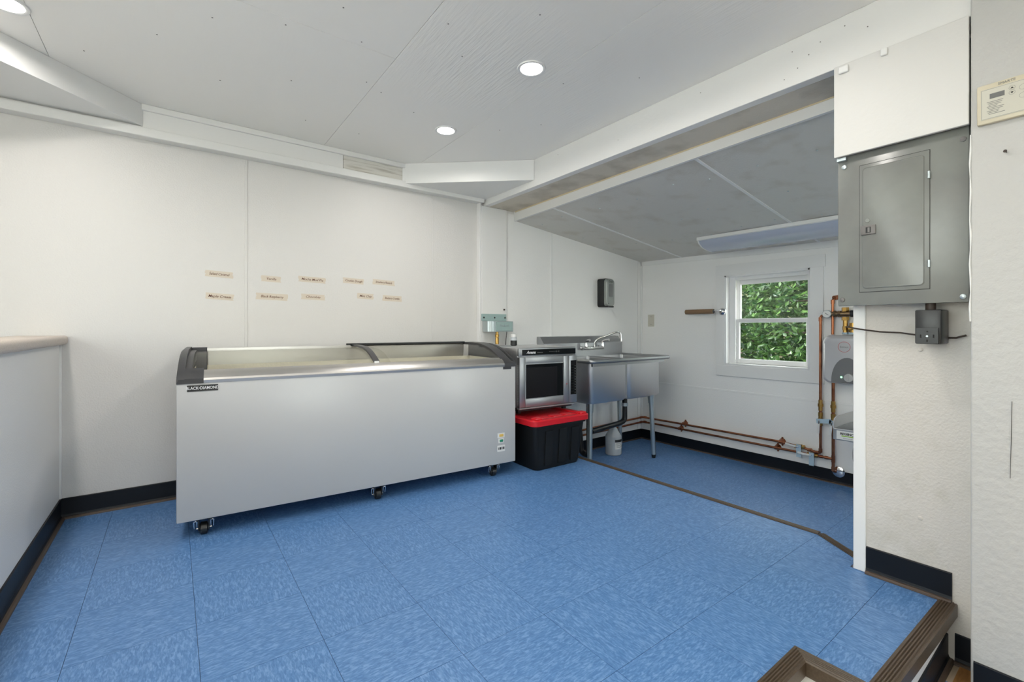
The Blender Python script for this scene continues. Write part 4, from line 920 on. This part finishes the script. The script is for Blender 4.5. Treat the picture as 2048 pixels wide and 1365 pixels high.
# ================================================================== OUTSIDE
obj('ground', bx(4.3, 16, -.6, 16, -.9, -.8), 'ground', kind=ST)
obj('ground_left', bx(-8, -1.9, -.6, 9, -.9, -.8), 'concrete', kind=ST)
obj('ground_front', bx(-8, 16, -14, -.6, -.9, -.8), 'concrete', kind=ST)
obj('added_bank', prism(BM(), [(11.2, -.85), (16, 5.2), (16, -.85)], 'y', -6, 16), 'ground', kind=ST)  # added bank, blocks the bright sky between the leaves
def leaf_mesh(cx, cy, cz, rx, ry, rz_, n, size):
    vs = []; fs = []
    for i in range(n):
        while True:
            p = Vector((random.uniform(-1, 1), random.uniform(-1, 1), random.uniform(-1, 1)))
            if .25 < (p.x ** 4 + p.y ** 4 + p.z ** 4) < 1: break
        # clump toward twig sprays
        c = Vector((cx + p.x * rx, cy + p.y * ry, cz + p.z * rz_)); c += Vector((0, 0, -.12 * abs(math.sin(c.y * 5 + c.x * 3))))
        s = size * random.uniform(.6, 1.3); d = Vector((random.gauss(-.3, .7), random.gauss(0, .9), random.gauss(-.45, .4))).normalized()
        u, w = frame_of(d); tilt = random.uniform(-.9, .9); sd_ = (u * math.cos(tilt) + w * math.sin(tilt)); nm = d.cross(sd_)
        k = len(vs)
        vs += [c, c + d * s * .5 + sd_ * s * .24 + nm * s * .06, c + d * s, c + d * s * .5 - sd_ * s * .24 + nm * s * .06]
        fs += [(k, k + 1, k + 2), (k, k + 2, k + 3)]
    me = bpy.data.meshes.new('foliage'); me.from_pydata([tuple(v) for v in vs], [], fs); me.update(); return me
def tree(x, y, h, crown, n, size, label):
    t = thing('tree', label, 'tree', (x, y, -.8), group='trees outside the window')
    pts = [Vector((x, y, -.8)), Vector((x + .05, y + .03, h * .3)), Vector((x - .04, y + .08, h * .65)), Vector((x + .03, y, h))]
    tr = obj('trunk', tube(BM(), pts, [.09, .07, .05, .02], 8), 'bark', t, 60)
    for i in range(9):
        a = i * 2.4; z = h * (.15 + .09 * i); b = Vector((x, y, z)); e = b + Vector((math.cos(a) * crown[0] * .8, math.sin(a) * crown[1] * .8, .25)); 
        obj('branch', tube(BM(), [b, (b + e) / 2 + Vector((0, 0, .12)), e], [.03, .018, .006], 6), 'bark', tr, 60)
    me = leaf_mesh(x, y, crown[3], crown[0], crown[1], crown[2], n, size); me.materials.append(MATS['leaf'])
    o = bpy.data.objects.new('foliage', me); COL.objects.link(o); o.parent = t; o.location = -ORG[t.name]; o['kind'] = 'stuff'
tree(7.2, 2.3, 2.6, (.75, 1.05, 1.45, 1.45), 13000, .105, 'leafy tree standing close to the outside of the window')
tree(7.2, 4.6, 3.0, (.75, 1.05, 1.9, 1.3), 12000, .11, 'tall slim leafy tree beside the close one, away from the pavement')
tree(7.2, .0, 2.8, (.75, 1.05, 1.7, 1.3), 9000, .11, 'leafy tree beside the close one, next to the pavement')
tree(9.7, 4.6, 4.2, (1.3, 1.65, 2.7, 1.6), 22000, .16, 'tall broad tree in the rear row behind the slim one')
tree(9.7, 1.1, 4.4, (1.3, 1.65, 2.8, 1.6), 22000, .16, 'tall broad tree in the rear row behind the close one')
tree(9.7, 8.1, 4.0, (1.3, 1.6, 2.5, 1.4), 11000, .17, 'broad tree at the shaded end of the rear row')
tree(5.6, 3.3, .5, (.5, .85, .6, -.1), 4000, .08, 'low leafy shrub below the window beside the slim tree')
tree(5.6, 1.35, .4, (.5, .85, .5, -.2), 3500, .08, 'low leafy shrub below the window near the pavement')
